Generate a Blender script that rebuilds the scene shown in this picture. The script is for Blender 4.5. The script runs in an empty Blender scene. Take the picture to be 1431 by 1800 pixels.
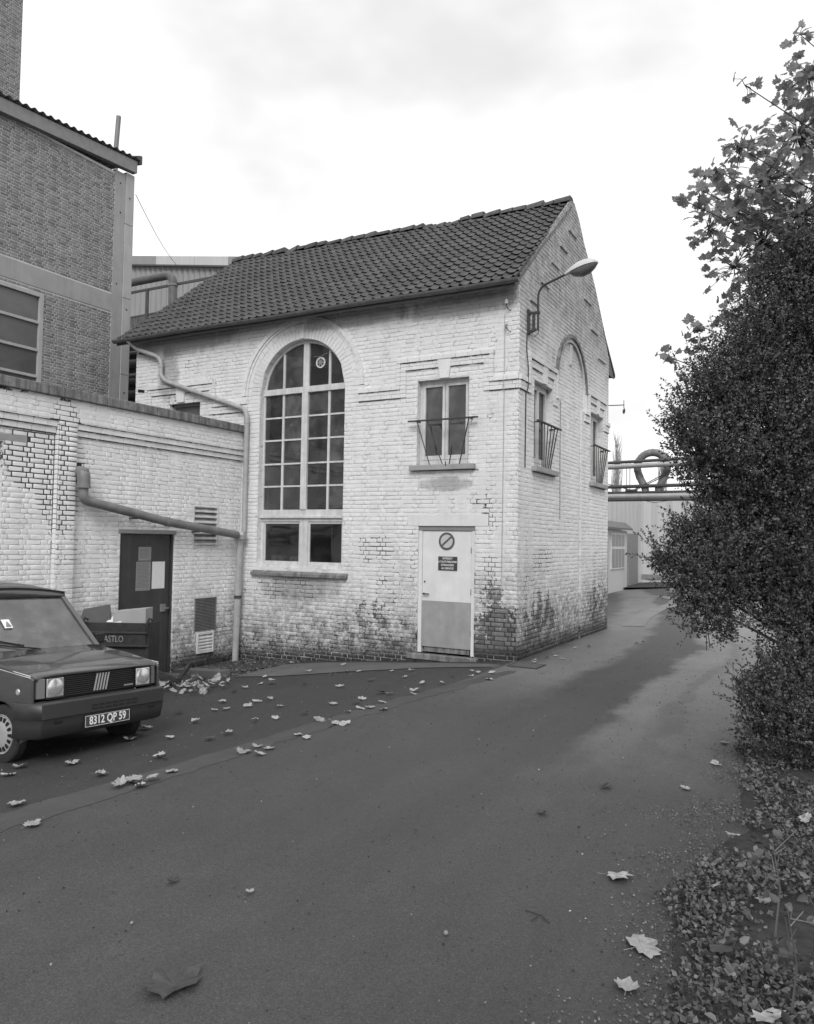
import bpy, math, random
import numpy as np
from mathutils import Vector, Matrix
R = math.radians
PI = math.pi
random.seed(7)
rng = np.random.default_rng(11)
S = bpy.context.scene

# ------------------------------------------------------------------ camera
cam_d = bpy.data.cameras.new("camera")
cam = bpy.data.objects.new("camera", cam_d)
S.collection.objects.link(cam)
CP = np.array([4.1585, -10.9896, 1.7756])
yaw, pit, rol = -0.5051, 0.0383, 0.0160
fw = Vector((math.sin(yaw)*math.cos(pit), math.cos(yaw)*math.cos(pit), math.sin(pit)))
rt = Vector((math.cos(yaw), -math.sin(yaw), 0)); up = rt.cross(fw)
r2 = rt*math.cos(rol)+up*math.sin(rol); u2 = -rt*math.sin(rol)+up*math.cos(rol)
M = Matrix(((r2.x, u2.x, -fw.x), (r2.y, u2.y, -fw.y), (r2.z, u2.z, -fw.z))).to_4x4()
M.translation = Vector(CP)
cam.matrix_world = M
cam_d.sensor_fit = 'HORIZONTAL'; cam_d.sensor_width = 36.0
cam_d.lens = 1349.5/1431*36.0
cam_d.clip_end = 3000; cam_d.clip_start = .05
S.camera = cam
S.render.resolution_x, S.render.resolution_y = 814, 1024

# ------------------------------------------------------------------ light
EXPO = 0.35
SUN_EL, SUN_AZ = 40, 155      # azimuth clockwise from +Y: light comes from behind the camera, right
S.view_settings.view_transform = 'Standard'
S.view_settings.look = 'None'
S.view_settings.gamma = 1.0
S.view_settings.use_curve_mapping = False
S.view_settings.exposure = EXPO
W = bpy.data.worlds.new("World"); S.world = W; W.use_nodes = True
nt = W.node_tree; nt.nodes.clear()
def wn(t): return nt.nodes.new(t)
sky = wn('ShaderNodeTexSky'); sky.sky_type = 'NISHITA'; sky.sun_disc = False
sky.sun_elevation = R(SUN_EL); sky.sun_rotation = R(SUN_AZ)
bw = wn('ShaderNodeRGBToBW'); nt.links.new(sky.outputs[0], bw.inputs[0])
tc = wn('ShaderNodeTexCoord'); mp = wn('ShaderNodeMapping')
mp.inputs['Scale'].default_value = (1.0, 1.0, 2.0); mp.inputs['Location'].default_value = (.545, .162, .581)
nt.links.new(tc.outputs['Generated'], mp.inputs[0])
no = wn('ShaderNodeTexNoise'); no.inputs['Scale'].default_value = 1.5; no.inputs['Detail'].default_value = 5
no.inputs['Roughness'].default_value = .5
nt.links.new(mp.outputs[0], no.inputs['Vector'])
mr = wn('ShaderNodeMapRange'); mr.interpolation_type = 'SMOOTHERSTEP'
mr.inputs['From Min'].default_value = .35; mr.inputs['From Max'].default_value = .55
mr.inputs['To Min'].default_value = 6.8; mr.inputs['To Max'].default_value = 9.4
nt.links.new(no.outputs[0], mr.inputs[0])
mx = wn('ShaderNodeMix'); mx.data_type = 'FLOAT'; mx.inputs[0].default_value = .93
nt.links.new(bw.outputs[0], mx.inputs[2]); nt.links.new(mr.outputs[0], mx.inputs[3])
bg = wn('ShaderNodeBackground'); bg.inputs[1].default_value = .1
nt.links.new(mx.outputs[0], bg.inputs[0])
wo = wn('ShaderNodeOutputWorld'); nt.links.new(bg.outputs[0], wo.inputs[0])
sd = bpy.data.lights.new("sun", 'SUN'); sd.energy = 1.5; sd.angle = R(28); sd.color = (1, 1, 1)
so = bpy.data.objects.new("sun", sd); S.collection.objects.link(so)
sdir = Vector((math.sin(R(SUN_AZ))*math.cos(R(SUN_EL)), math.cos(R(SUN_AZ))*math.cos(R(SUN_EL)), math.sin(R(SUN_EL))))
so.rotation_euler = (-sdir).to_track_quat('-Z', 'Y').to_euler()
S.cycles.max_bounces = 8; S.cycles.transparent_max_bounces = 16

# ------------------------------------------------------------------ helpers
COL = S.collection
class MB:
    def __init__(s): s.v = []; s.f = []
    def poly(s, pts):
        n = len(s.v); s.v += [tuple(p) for p in pts]; s.f.append(tuple(range(n, n+len(pts))))
    def box(s, x0, x1, y0, y1, z0, z1):
        n = len(s.v)
        s.v += [(x0,y0,z0),(x1,y0,z0),(x1,y1,z0),(x0,y1,z0),(x0,y0,z1),(x1,y0,z1),(x1,y1,z1),(x0,y1,z1)]
        s.f += [tuple(n+i for i in q) for q in ((0,3,2,1),(4,5,6,7),(0,1,5,4),(1,2,6,5),(2,3,7,6),(3,0,4,7))]
        return s
    def prism(s, pts, off):
        n = len(s.v); k = len(pts); o = Vector(off)
        s.v += [tuple(p) for p in pts]+[tuple(Vector(p)+o) for p in pts]
        s.f.append(tuple(n+i for i in range(k))); s.f.append(tuple(n+k+i for i in reversed(range(k))))
        for i in range(k):
            j = (i+1) % k; s.f.append((n+j, n+i, n+k+i, n+k+j))
        return s
    def bar(s, a, b, w, h=None, upv=(0,0,1)):
        a, b = Vector(a), Vector(b); d = (b-a).normalized(); U = Vector(upv)
        if abs(d.dot(U)) > .98: U = Vector((1,0,0))
        x = d.cross(U).normalized(); y = x.cross(d).normalized(); h = h or w
        x *= w/2; y *= h/2
        s.prism([a-x-y, a+x-y, a+x+y, a-x+y], b-a); return s
    def tube(s, path, r, n=10, caps=True):
        P = [Vector(p) for p in path]; k = len(P)
        rr = [r]*k if not isinstance(r, (list, tuple)) else r
        n0 = len(s.v); U = None
        for i in range(k):
            t = (P[min(i+1,k-1)]-P[max(i-1,0)]).normalized()
            if U is None:
                U = t.cross(Vector((0,0,1)))
                if U.length < .1: U = t.cross(Vector((1,0,0)))
            U = (U - t*U.dot(t)).normalized(); V = t.cross(U)
            for j in range(n):
                a = 2*PI*j/n; s.v.append(tuple(P[i]+(U*math.cos(a)+V*math.sin(a))*rr[i]))
        for i in range(k-1):
            for j in range(n):
                a, b = n0+i*n+j, n0+i*n+(j+1) % n; s.f.append((a, b, b+n, a+n))
        if caps:
            s.f.append(tuple(n0+j for j in reversed(range(n)))); s.f.append(tuple(n0+(k-1)*n+j for j in range(n)))
        return s
    def lathe(s, prof, c, ax=(0,0,1), n=24, caps=True):
        """prof = [(dist along ax, radius)]"""
        A = Vector(ax).normalized(); U = A.orthogonal().normalized(); V = A.cross(U); c = Vector(c); n0 = len(s.v)
        for h, r in prof:
            for j in range(n):
                t = 2*PI*j/n; s.v.append(tuple(c+A*h+(U*math.cos(t)+V*math.sin(t))*r))
        for i in range(len(prof)-1):
            for j in range(n):
                a, b = n0+i*n+j, n0+i*n+(j+1) % n; s.f.append((a, b, b+n, a+n))
        if caps:
            s.f.append(tuple(n0+j for j in reversed(range(n)))); s.f.append(tuple(n0+(len(prof)-1)*n+j for j in range(n)))
        return s
    def grid(s, fn, us, vs):
        n0 = len(s.v); m = len(vs)
        for u in us:
            for v in vs: s.v.append(tuple(fn(u, v)))
        for i in range(len(us)-1):
            for j in range(m-1):
                a = n0+i*m+j; s.f.append((a, a+m, a+m+1, a+1))
        return s
    def build(s, name, mat=None, parent=None, smooth=None, bevel=0, xf=None, solid=0):
        me = bpy.data.meshes.new(name)
        v = s.v if xf is None else [tuple(xf @ Vector(p)) for p in s.v]
        me.from_pydata(v, [], s.f); me.update()
        if smooth is not None:
            me.shade_smooth(); me.set_sharp_from_angle(angle=R(smooth))
        o = link(name, me, mat, parent)
        if solid:
            m = o.modifiers.new('s', 'SOLIDIFY'); m.thickness = solid; m.offset = -1
        if bevel:
            m = o.modifiers.new('b', 'BEVEL'); m.width = bevel; m.segments = 2; m.limit_method = 'ANGLE'; m.angle_limit = R(35)
        return o
def link(name, me, mat=None, parent=None):
    if mat is not None and not me.materials: me.materials.append(mat)
    o = bpy.data.objects.new(name, me); COL.objects.link(o)
    if parent is not None: par(o, parent)
    return o
WM = {}
def par(o, p):
    o.parent = p
    # the parts of a thing are modelled in world space: cancel the parent's placement
    root = p
    off = Vector((0,0,0))
    if p.parent is None and p.type == 'EMPTY': off = Vector(p.location)
    o.matrix_parent_inverse = Matrix.Translation(-off)
def thing(name, label, cat, loc=(0,0,0), group=None):
    o = bpy.data.objects.new(name, None); COL.objects.link(o); o.location = loc
    o.empty_display_size = .2
    return tag(o, label, cat, group)
def tag(o, label, cat, group=None):
    o['label'] = label; o['category'] = cat
    if group: o['group'] = group
    return o
def struct(o): o['kind'] = 'structure'; return o
def stuff(o): o['kind'] = 'stuff'; return o
def np_mesh(name, V, F, mat, parent=None, smooth=False):
    """V (n,3), F (m,k) all k-gons"""
    me = bpy.data.meshes.new(name); k = F.shape[1]
    me.vertices.add(len(V)); me.vertices.foreach_set('co', V.astype(np.float32).ravel())
    me.loops.add(F.size); me.loops.foreach_set('vertex_index', F.astype(np.int32).ravel())
    me.polygons.add(len(F)); me.polygons.foreach_set('loop_start', np.arange(0, F.size, k, dtype=np.int32))
    me.polygons.foreach_set('loop_total', np.full(len(F), k, dtype=np.int32))
    me.update(calc_edges=True); me.validate()
    return link(name, me, mat, parent)

# ------------------------------------------------------------------ materials
class NB:
    def __init__(s, name):
        s.m = bpy.data.materials.new(name); s.m.use_nodes = True; s.t = s.m.node_tree
        s.b = s.t.nodes['Principled BSDF']; s.out = s.t.nodes['Material Output']
        s._pos = None
    def n(s, t): return s.t.nodes.new(t)
    def l(s, a, b):
        if isinstance(a, (int, float)):
            b.default_value = a if not hasattr(b.default_value, '__len__') else (a, a, a, 1)[:len(b.default_value)]
        else: s.t.links.new(a, b)
    def pos(s):
        if s._pos is None: s._pos = s.n('ShaderNodeNewGeometry').outputs['Position']
        return s._pos
    def obj(s): return s.n('ShaderNodeTexCoord').outputs['Object']
    def m_(s, op, a, b=0, c=0, clamp=False):
        q = s.n('ShaderNodeMath'); q.operation = op; q.use_clamp = clamp
        s.l(a, q.inputs[0]); s.l(b, q.inputs[1])
        if op in ('MULTIPLY_ADD', 'COMPARE'): s.l(c, q.inputs[2])
        return q.outputs[0]
    def add(s, a, b): return s.m_('ADD', a, b)
    def sub(s, a, b): return s.m_('SUBTRACT', a, b)
    def mul(s, a, b): return s.m_('MULTIPLY', a, b)
    def mx(s, a, b): return s.m_('MAXIMUM', a, b)
    def mn(s, a, b): return s.m_('MINIMUM', a, b)
    def xyz(s, v=None):
        q = s.n('ShaderNodeSeparateXYZ'); s.l(v or s.pos(), q.inputs[0]); return q.outputs
    def vec(s, v, sc=(1,1,1), lo=(0,0,0), rot=(0,0,0)):
        q = s.n('ShaderNodeMapping'); s.l(v, q.inputs[0]); q.inputs['Scale'].default_value = sc
        q.inputs['Location'].default_value = lo; q.inputs['Rotation'].default_value = rot; return q.outputs[0]
    def noise(s, scale, detail=4, rough=.55, v=None, dist=0):
        q = s.n('ShaderNodeTexNoise'); s.l(v or s.pos(), q.inputs['Vector'])
        q.inputs['Scale'].default_value = scale; q.inputs['Detail'].default_value = detail
        q.inputs['Roughness'].default_value = rough; q.inputs['Distortion'].default_value = dist
        return q.outputs[0]
    def vor(s, scale, v=None, feat='F1', out=0):
        q = s.n('ShaderNodeTexVoronoi'); q.feature = feat; s.l(v or s.pos(), q.inputs['Vector']); q.inputs['Scale'].default_value = scale
        return q.outputs[out]
    def mr(s, x, a, b, c=0, d=1, smooth=True):
        q = s.n('ShaderNodeMapRange'); q.interpolation_type = 'SMOOTHSTEP' if smooth else 'LINEAR'
        s.l(x, q.inputs[0]); q.inputs[1].default_value = a; q.inputs[2].default_value = b
        s.l(c, q.inputs[3]); s.l(d, q.inputs[4]); return q.outputs[0]
    def mix(s, f, a, b):
        q = s.n('ShaderNodeMix'); q.data_type = 'FLOAT'; q.clamp_factor = True
        s.l(f, q.inputs[0]); s.l(a, q.inputs[2]); s.l(b, q.inputs[3]); return q.outputs[0]
    def rnd(s):
        a = s.n('ShaderNodeNewGeometry').outputs['Random Per Island']; b = s.n('ShaderNodeObjectInfo').outputs['Random']
        return s.m_('FRACT', s.add(a, s.mul(b, 7.31)))
    def bump(s, h, strength=.3, dist=.01):
        q = s.n('ShaderNodeBump'); q.inputs['Strength'].default_value = strength; q.inputs['Distance'].default_value = dist
        s.l(h, q.inputs['Height']); s.l(q.outputs[0], s.b.inputs['Normal'])
    def col(s, c):
        if isinstance(c, (int, float)): s.b.inputs['Base Color'].default_value = (c, c, c, 1)
        else: s.l(c, s.b.inputs['Base Color'])
    def rough(s, r): s.l(r, s.b.inputs['Roughness'])
    def blob(s, U, V, c, r, amp=1.0):
        """soft ellipse at c with radii r in the plane (U,V)"""
        a = s.m_('POWER', s.m_('ABSOLUTE', s.mul(s.sub(U, c[0]), 1/r[0])), 2)
        b = s.m_('POWER', s.m_('ABSOLUTE', s.mul(s.sub(V, c[1]), 1/r[1])), 2)
        return s.mr(s.add(a, b), 1.3, .1, 0, amp)

def simple(name, v, rough=.7, var=.12, scale=6, bump=0, bscale=60, metal=0, coat=0, spec=None, rnd=0, streak=0):
    b = NB(name)
    n = b.noise(scale, 6, .6)
    k = b.mr(n, .25, .75, 1-var, 1+var, False)
    if streak:
        st = b.noise(1, 5, .6, v=b.vec(b.pos(), (9, 9, .7)))
        k = b.mul(k, b.mr(st, .3, .7, 1-streak, 1+streak*.4, False))
    if rnd: k = b.mul(k, b.mr(b.rnd(), 0, 1, 1-rnd, 1+rnd, False))
    b.col(b.mul(k, v)); b.rough(rough)
    b.b.inputs['Metallic'].default_value = metal
    if coat: b.b.inputs['Coat Weight'].default_value = coat; b.b.inputs['Coat Roughness'].default_value = .05
    if spec is not None: b.b.inputs['Specular IOR Level'].default_value = spec
    if bump: b.bump(b.noise(bscale, 6, .7), bump, .01)
    return b.m

def painted_brick(name, axis, blobs_brick, blobs_joint, base_h, joint=False, upper=None, paint=.78, stains=(), slope=True, fade=1.0):
    """old limewash over brick, worn off where the blobs say; joint=True is the mortar behind the bricks"""
    b = NB(name); X, Y, Z = b.xyz()
    U = X if axis == 'X' else Y
    g = b.mul(b.mn(X, 0), .085) if slope else 0
    H = b.sub(Z, g)
    big = b.noise(1.1, 6, .62); mid = b.noise(4.5, 6, .65); fine = b.noise(26, 5, .7)
    rn = b.rnd()
    wav = b.add(H, b.mul(b.sub(big, .5), .9))
    E = b.mr(wav, base_h*1.7, .0, 0, .60)
    for c, r, a in blobs_brick: E = b.mx(E, b.blob(U, Z, c, r, a))
    nn = b.add(b.mul(b.sub(mid, .5), 1.9), b.mul(b.sub(fine, .5), 1.5))
    nn = b.add(nn, b.mul(b.sub(b.noise(11, 6, .7, dist=.6), .5), 1.1))
    nn = b.add(nn, b.mul(b.sub(big, .5), .8))
    if not joint: nn = b.add(nn, b.mul(b.sub(rn, .5), .22))
    bare = b.mr(b.add(E, nn), .56, .70)
    EJ = b.mul(E, 1.15)
    for c, r, a in blobs_joint: EJ = b.mx(EJ, b.blob(U, Z, c, r, a))
    EJ = b.mx(EJ, b.mr(wav, base_h*2.3, 0, .0, .66))
    bareJ = b.mr(b.add(EJ, nn), .50, .62)
    # paint colour: limewash with faint stains and streaks
    st = b.noise(1, 6, .65, v=b.vec(b.pos(), (7, 7, .55)))
    pv = b.mul(b.mr(big, .3, .7, .93, 1.04, False), b.mr(st, .35, .62, .95, 1.01, False))
    pv = b.mul(pv, b.mr(mid, .3, .68, .94, 1.02, False))
    lowz = b.mr(b.add(H, b.mul(b.sub(big, .5), 1.6)), 1.75, .35, 0, 1)
    grime = b.noise(11, 7, .75)
    pv = b.mul(pv, b.mr(fine, .28, .55, b.mix(lowz, .93, .72), 1.0))
    pv = b.mul(pv, b.mix(lowz, 1.0, b.mr(grime, .38, .60, .52, 1.04)))
    if not joint: pv = b.mul(pv, b.mix(lowz, b.mr(rn, 0, 1, .965, 1.02, False), b.mr(rn, 0, 1, .62, 1.06, False)))
    pv = b.mul(pv, paint)
    dirt = b.mr(b.add(b.mr(H, 1.4, .0, 0, .6), b.mul(b.sub(mid, .5), 1.2)), .15, .75, 0, .42)
    pv = b.mul(pv, b.sub(1, dirt))
    for c_, r_ in stains:  # stains; the front's last three also paint in eave shade
        sn = b.mr(b.add(b.blob(U, Z, c_, r_, 1.0), b.mul(b.sub(b.add(b.mul(mid, .6), b.mul(st, .6)), .6), 2.2)), .25, 1.0, 0, .42)
        pv = b.mul(pv, b.sub(1, sn))
    if upper:   # gable: wash weathered off higher up
        w = b.mr(b.add(Z, b.mul(b.sub(big, .5), 2.2)), upper[0], upper[1], 0, upper[2])
        pv = b.mul(pv, b.sub(1, b.mul(w, b.mr(mid, .3, .65, .55, 1.0))))
    if joint:
        gap = b.mr(b.noise(5, 5, .7, v=b.vec(b.pos(), (1, 1, 5), (2, 5, 1))), .52, .66, .98, .62)
        cv = b.mix(bareJ, b.mul(pv, gap), b.mr(fine, .3, .7, .03, .08, False))
        lite = b.mr(b.add(b.mr(H, base_h*.7, .0, 0, .5), b.sub(big, .5)), .3, .5, 0, .65)
        cv = b.mix(lite, cv, b.mul(pv, .8))
    else:
        br = b.mr(b.m_('FRACT', b.mul(rn, 5.7)), 0, 1, .085, .23, False)
        br = b.mul(br, b.mr(fine, .3, .7, .7, 1.25, False))
        cv = b.mix(bare, pv, br)
        edge = b.mr(b.noise(60, 4, .7), .62, .74, 0, .35)
        cv = b.mul(cv, b.sub(1, b.mul(edge, b.mr(EJ, .1, .6, .25, 1))))
        low = b.mr(b.add(H, b.mul(b.sub(mid, .5), .5)), .32, .02, 0, .82)
        cv = b.mul(cv, b.sub(1, low))
    b.col(cv); b.rough(.88); b.b.inputs['Specular IOR Level'].default_value = .25
    hgt = b.add(b.mul(fine, .6), b.noise(90, 4, .7))
    if not joint: hgt = b.sub(hgt, b.mul(bare, .7))
    b.bump(b.add(hgt, b.mul(mid, .8)), .6, .012)
    return b.m

FB = [((-.30, .25), (.55, .75), .92), ((-.45, 1.05), (.30, .35), .62), ((-2.6, .35), (1.0, .5), .5), ((-1.75, .2), (.2, .4), .5)]
FJ = [((-.40, 2.25), (.24, .42), .62), ((-.45, 3.8), (.06, .5), .45), ((-.42, 4.9), (.06, .4), .42), ((-.45, 1.2), (.35, .5), .8), ((-2.5, 1.65), (.55, .30), .80), ((-2.2, 1.0), (.5, .5), .5),
      ((-.62, 2.45), (.25, .18), .75), ((-6.7, 5.15), (.35, .15), .6), ((-7.3, 4.5), (.25, .2), .6), ((-4.4, .9), (1.2, .3), .6), ((-1.85, 1.4), (.16, .8), .5)]
FST = [((-4.1, .95), (1.1, .32)), ((-1.25, 2.70), (.55, .16)), ((-7.4, 5.0), (.35, .7)), ((-7.0, 5.65), (1.7, .35)), ((-1.0, 5.55), (1.4, .25)), ((-3.0, 5.6), (1.5, .2))]  # sill and pipe stains; last three: soot plus eave shade in the colour
M_front = painted_brick("whitewashed_brick_front", 'X', FB, FJ, .62, stains=FST)
M_frontJ = painted_brick("whitewashed_mortar_front", 'X', FB, FJ, .62, joint=True, stains=FST)
GB = [((1.0, .2), (1.7, .95), .66), ((4.6, .3), (1.5, 1.0), .62), ((.3, .1), (.6, .5), .75)]
GJ = [((1.2, 1.5), (.75, .30), .80), ((.45, 1.0), (.4, .8), .6), ((4.7, 1.3), (.8, .6), .55), ((1.9, 4.9), (.7, .7), .35)]
M_gab = painted_brick("whitewashed_brick_gable", 'Y', GB, GJ, .38, upper=(4.2, 6.2, .60), slope=False, paint=.80)
M_gabJ = painted_brick("whitewashed_mortar_gable", 'Y', GB, GJ, .38, joint=True, upper=(4.2, 6.2, .72), slope=False, paint=.78)
AB = [((-3.75, -.1), (.4, .4), .4), ((-.9, -.45), (.9, .40), .8)]
AJ = [((-3.85, 2.75), (.45, 1.0), 1.9), ((-4.3, 2.85), (.5, .5), 1.3), ((-3.4, 3.0), (.3, .3), .5), ((-3.85, 1.6), (.25, .5), .55), ((-4.7, 3.75), (.3, .12), .7), ((-.4, .2), (.5, .6), .5), ((-3.6, 1.5), (.1, 1.0), .5)]
M_ann = painted_brick("whitewashed_brick_annex", 'Y', AB, AJ, .25, paint=.86)
M_annJ = painted_brick("whitewashed_mortar_annex", 'Y', AB, AJ, .25, joint=True, paint=.86)

def plain_brick(name, lo, hi):
    b = NB(name); rn = b.rnd(); f = b.noise(24, 5, .7); big = b.noise(.7, 4, .6)
    c = b.mr(b.m_('POWER', rn, 1.6), 0, 1, hi, lo, False)
    c = b.mul(b.mul(c, b.mr(f, .3, .7, .85, 1.12, False)), b.mr(big, .3, .7, .9, 1.1, False))
    b.col(c); b.rough(.9); b.b.inputs['Specular IOR Level'].default_value = .25; b.bump(f, .4, .005); return b.m
M_brk = plain_brick("grey_facing_brick", .14, .245)
M_brkJ = simple("grey_mortar", .52, .95, .15, 5, .3)
M_conc = simple("weathered_concrete", .33, .9, .12, 3, .25, 70, streak=.10)
M_concL = simple("pale_concrete_panel", .40, .85, .10, 3, .15, 70, streak=.12)
b = NB("stained_coping"); st = b.noise(1, 6, .7, v=b.vec(b.pos(), (14, 14, 1.2)))
b.col(b.mul(b.mr(st, .3, .68, .11, .26), b.mr(b.noise(12, 6, .75), .3, .7, .6, 1.3, False))); b.rough(.95); b.bump(b.noise(60, 6, .7), .5, .008); M_cop = b.m
b = NB("roof_tile"); rn = b.rnd()
c = b.mul(b.mr(rn, 0, 1, .042, .072, False), b.mr(b.noise(9, 6, .7), .25, .75, .75, 1.3, False))
c = b.mul(c, b.mr(b.noise(.8, 4, .6), .3, .7, .85, 1.15, False))
b.col(c); b.rough(.62); b.bump(b.noise(70, 5, .7), .4, .004); M_tile = b.m
M_ridge = simple("ridge_tile_clay", .085, .85, .45, 14, .8, 50, rnd=.25)
M_wood = simple("weathered_white_paint", .62, .6, .12, 8, .3, 90, streak=.25)
M_doorW = simple("door_white_paint", .70, .5, .10, 3, .05, 60, streak=.06)
M_doorG = simple("door_grey_paint", .32, .5, .16, 4, .05, 60, streak=.10)
M_frameG = simple("grey_frame", .22, .6, .15, 8)
M_doorD = simple("dark_metal_door", .048, .5, .22, 4, .1, 50, streak=.25)
M_iron = simple("rusty_black_iron", .045, .65, .35, 25, .3, 120)
M_zinc = simple("dull_zinc", .20, .5, .22, 7, .1, 40, metal=.0, streak=.22)
M_zincD = simple("dark_zinc_gutter", .12, .5, .25, 7, .1, 40, streak=.2)
M_pipe = simple("painted_pipe", .42, .55, .15, 7, .1, 60, streak=.25)
M_galv = simple("galvanised_lagging", .40, .35, .15, 4, metal=.35, streak=.1)
M_steel = simple("dark_steel", .06, .5, .3, 6)
M_corr = simple("corrugated_cladding", .27, .6, .10, .6, streak=.12)
M_corrW = simple("pale_cladding", .50, .6, .05, .4, streak=.08)
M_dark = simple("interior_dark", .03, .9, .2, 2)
M_int = simple("interior_plaster", .40, .9, .2, 1.2)
M_rub = simple("tyre_rubber", .022, .75, .2, 12)
M_plas = simple("bumper_plastic", .034, .42, .08, 10, .05, 200)
M_blk = simple("black_plastic", .012, .45, .1, 10)
M_white = simple("white_print", .80, .5, .04, 20)
M_paper = simple("paper_sheet", .72, .8, .06, 18)
M_paperG = simple("faded_notice", .24, .8, .18, 30)
M_signD = simple("sign_enamel_dark", .055, .35, .1, 10)
M_signG = simple("sign_enamel_grey", .09, .35, .05, 10)
M_signL = simple("sign_face_pale", .50, .4, .05, 10)
M_card = simple("cardboard", .34, .85, .08, 5, rnd=.05)
M_cardD = simple("dark_cardboard", .085, .85, .12, 5)
M_rim = simple("wheel_trim", .45, .35, .06, 10, metal=.3)
M_por = simple("porcelain", .75, .2, .03, 10)
M_bark = simple("bark", .055, .9, .35, 14, .8, 40)
M_poplar = simple("bare_twigs", .30, .9, .1, 2)
# car paint: dark grey metallic under clear coat
b = NB("car_paint"); b.col(b.mr(b.noise(2, 4, .5), .3, .7, .050, .062, False)); b.rough(b.mr(b.noise(6, 5, .6), .3, .7, .35, .48, False)); b.b.inputs['Metallic'].default_value = .3
b.b.inputs['Coat Weight'].default_value = 1.0; b.b.inputs['Coat IOR'].default_value = 1.7; b.l(b.mr(b.noise(5, 5, .6), .3, .7, .04, .12), b.b.inputs['Coat Roughness']); M_car = b.m
# thin window glass: reflects by angle, otherwise lets the dark room show; its dirt film also paints in grey reflections
def glass(name, tint=.55, dirt=.05, ior=1.5, rough=.02):
    b = NB(name); nt_ = b.t
    tr = b.n('ShaderNodeBsdfTransparent'); tr.inputs[0].default_value = (tint, tint, tint, 1)
    gl = b.n('ShaderNodeBsdfGlossy'); gl.inputs['Roughness'].default_value = rough; gl.inputs['Color'].default_value = (1, 1, 1, 1)
    fr = b.n('ShaderNodeFresnel'); fr.inputs['IOR'].default_value = ior
    bp = b.n('ShaderNodeBump'); bp.inputs['Strength'].default_value = .12; bp.inputs['Distance'].default_value = .02
    b.l(b.noise(2.2, 3, .5), bp.inputs['Height']); b.l(bp.outputs[0], gl.inputs['Normal']); b.l(bp.outputs[0], fr.inputs['Normal'])
    m1 = b.n('ShaderNodeMixShader'); b.l(fr.outputs[0], m1.inputs[0]); b.l(tr.outputs[0], m1.inputs[1]); b.l(gl.outputs[0], m1.inputs[2])
    df = b.n('ShaderNodeBsdfDiffuse'); df.inputs[0].default_value = (.4, .4, .4, 1)
    m2 = b.n('ShaderNodeMixShader'); b.l(b.mul(b.mr(b.noise(3, 6, .7), .35, .8, dirt*.4, dirt*2.2), b.mr(b.n('ShaderNodeObjectInfo').outputs['Random'], 0, 1, .3, 2.4, False)), m2.inputs[0]); b.l(m1.outputs[0], m2.inputs[1]); b.l(df.outputs[0], m2.inputs[2])  # dirt: film plus painted-in grey reflections
    b.l(m2.outputs[0], b.out.inputs[0]); return b.m
M_glass = glass("window_glass", .6, .07)
M_glassC = glass("car_glass", .72, .08, 1.9)
b = NB("frosted_pane"); b.col(b.mr(b.noise(1, 4, .5, v=b.vec(b.pos(), (.8, .8, 1.6))), .35, .65, .08, .15, False)); b.rough(.25); M_frost = b.m
b = NB("headlamp_glass"); b.col(.80); b.rough(.22); b.b.inputs['Metallic'].default_value = .8
M_lamp = b.m
b = NB("indicator_lens"); b.col(.16); b.rough(.15); M_ind = b.m

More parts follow.
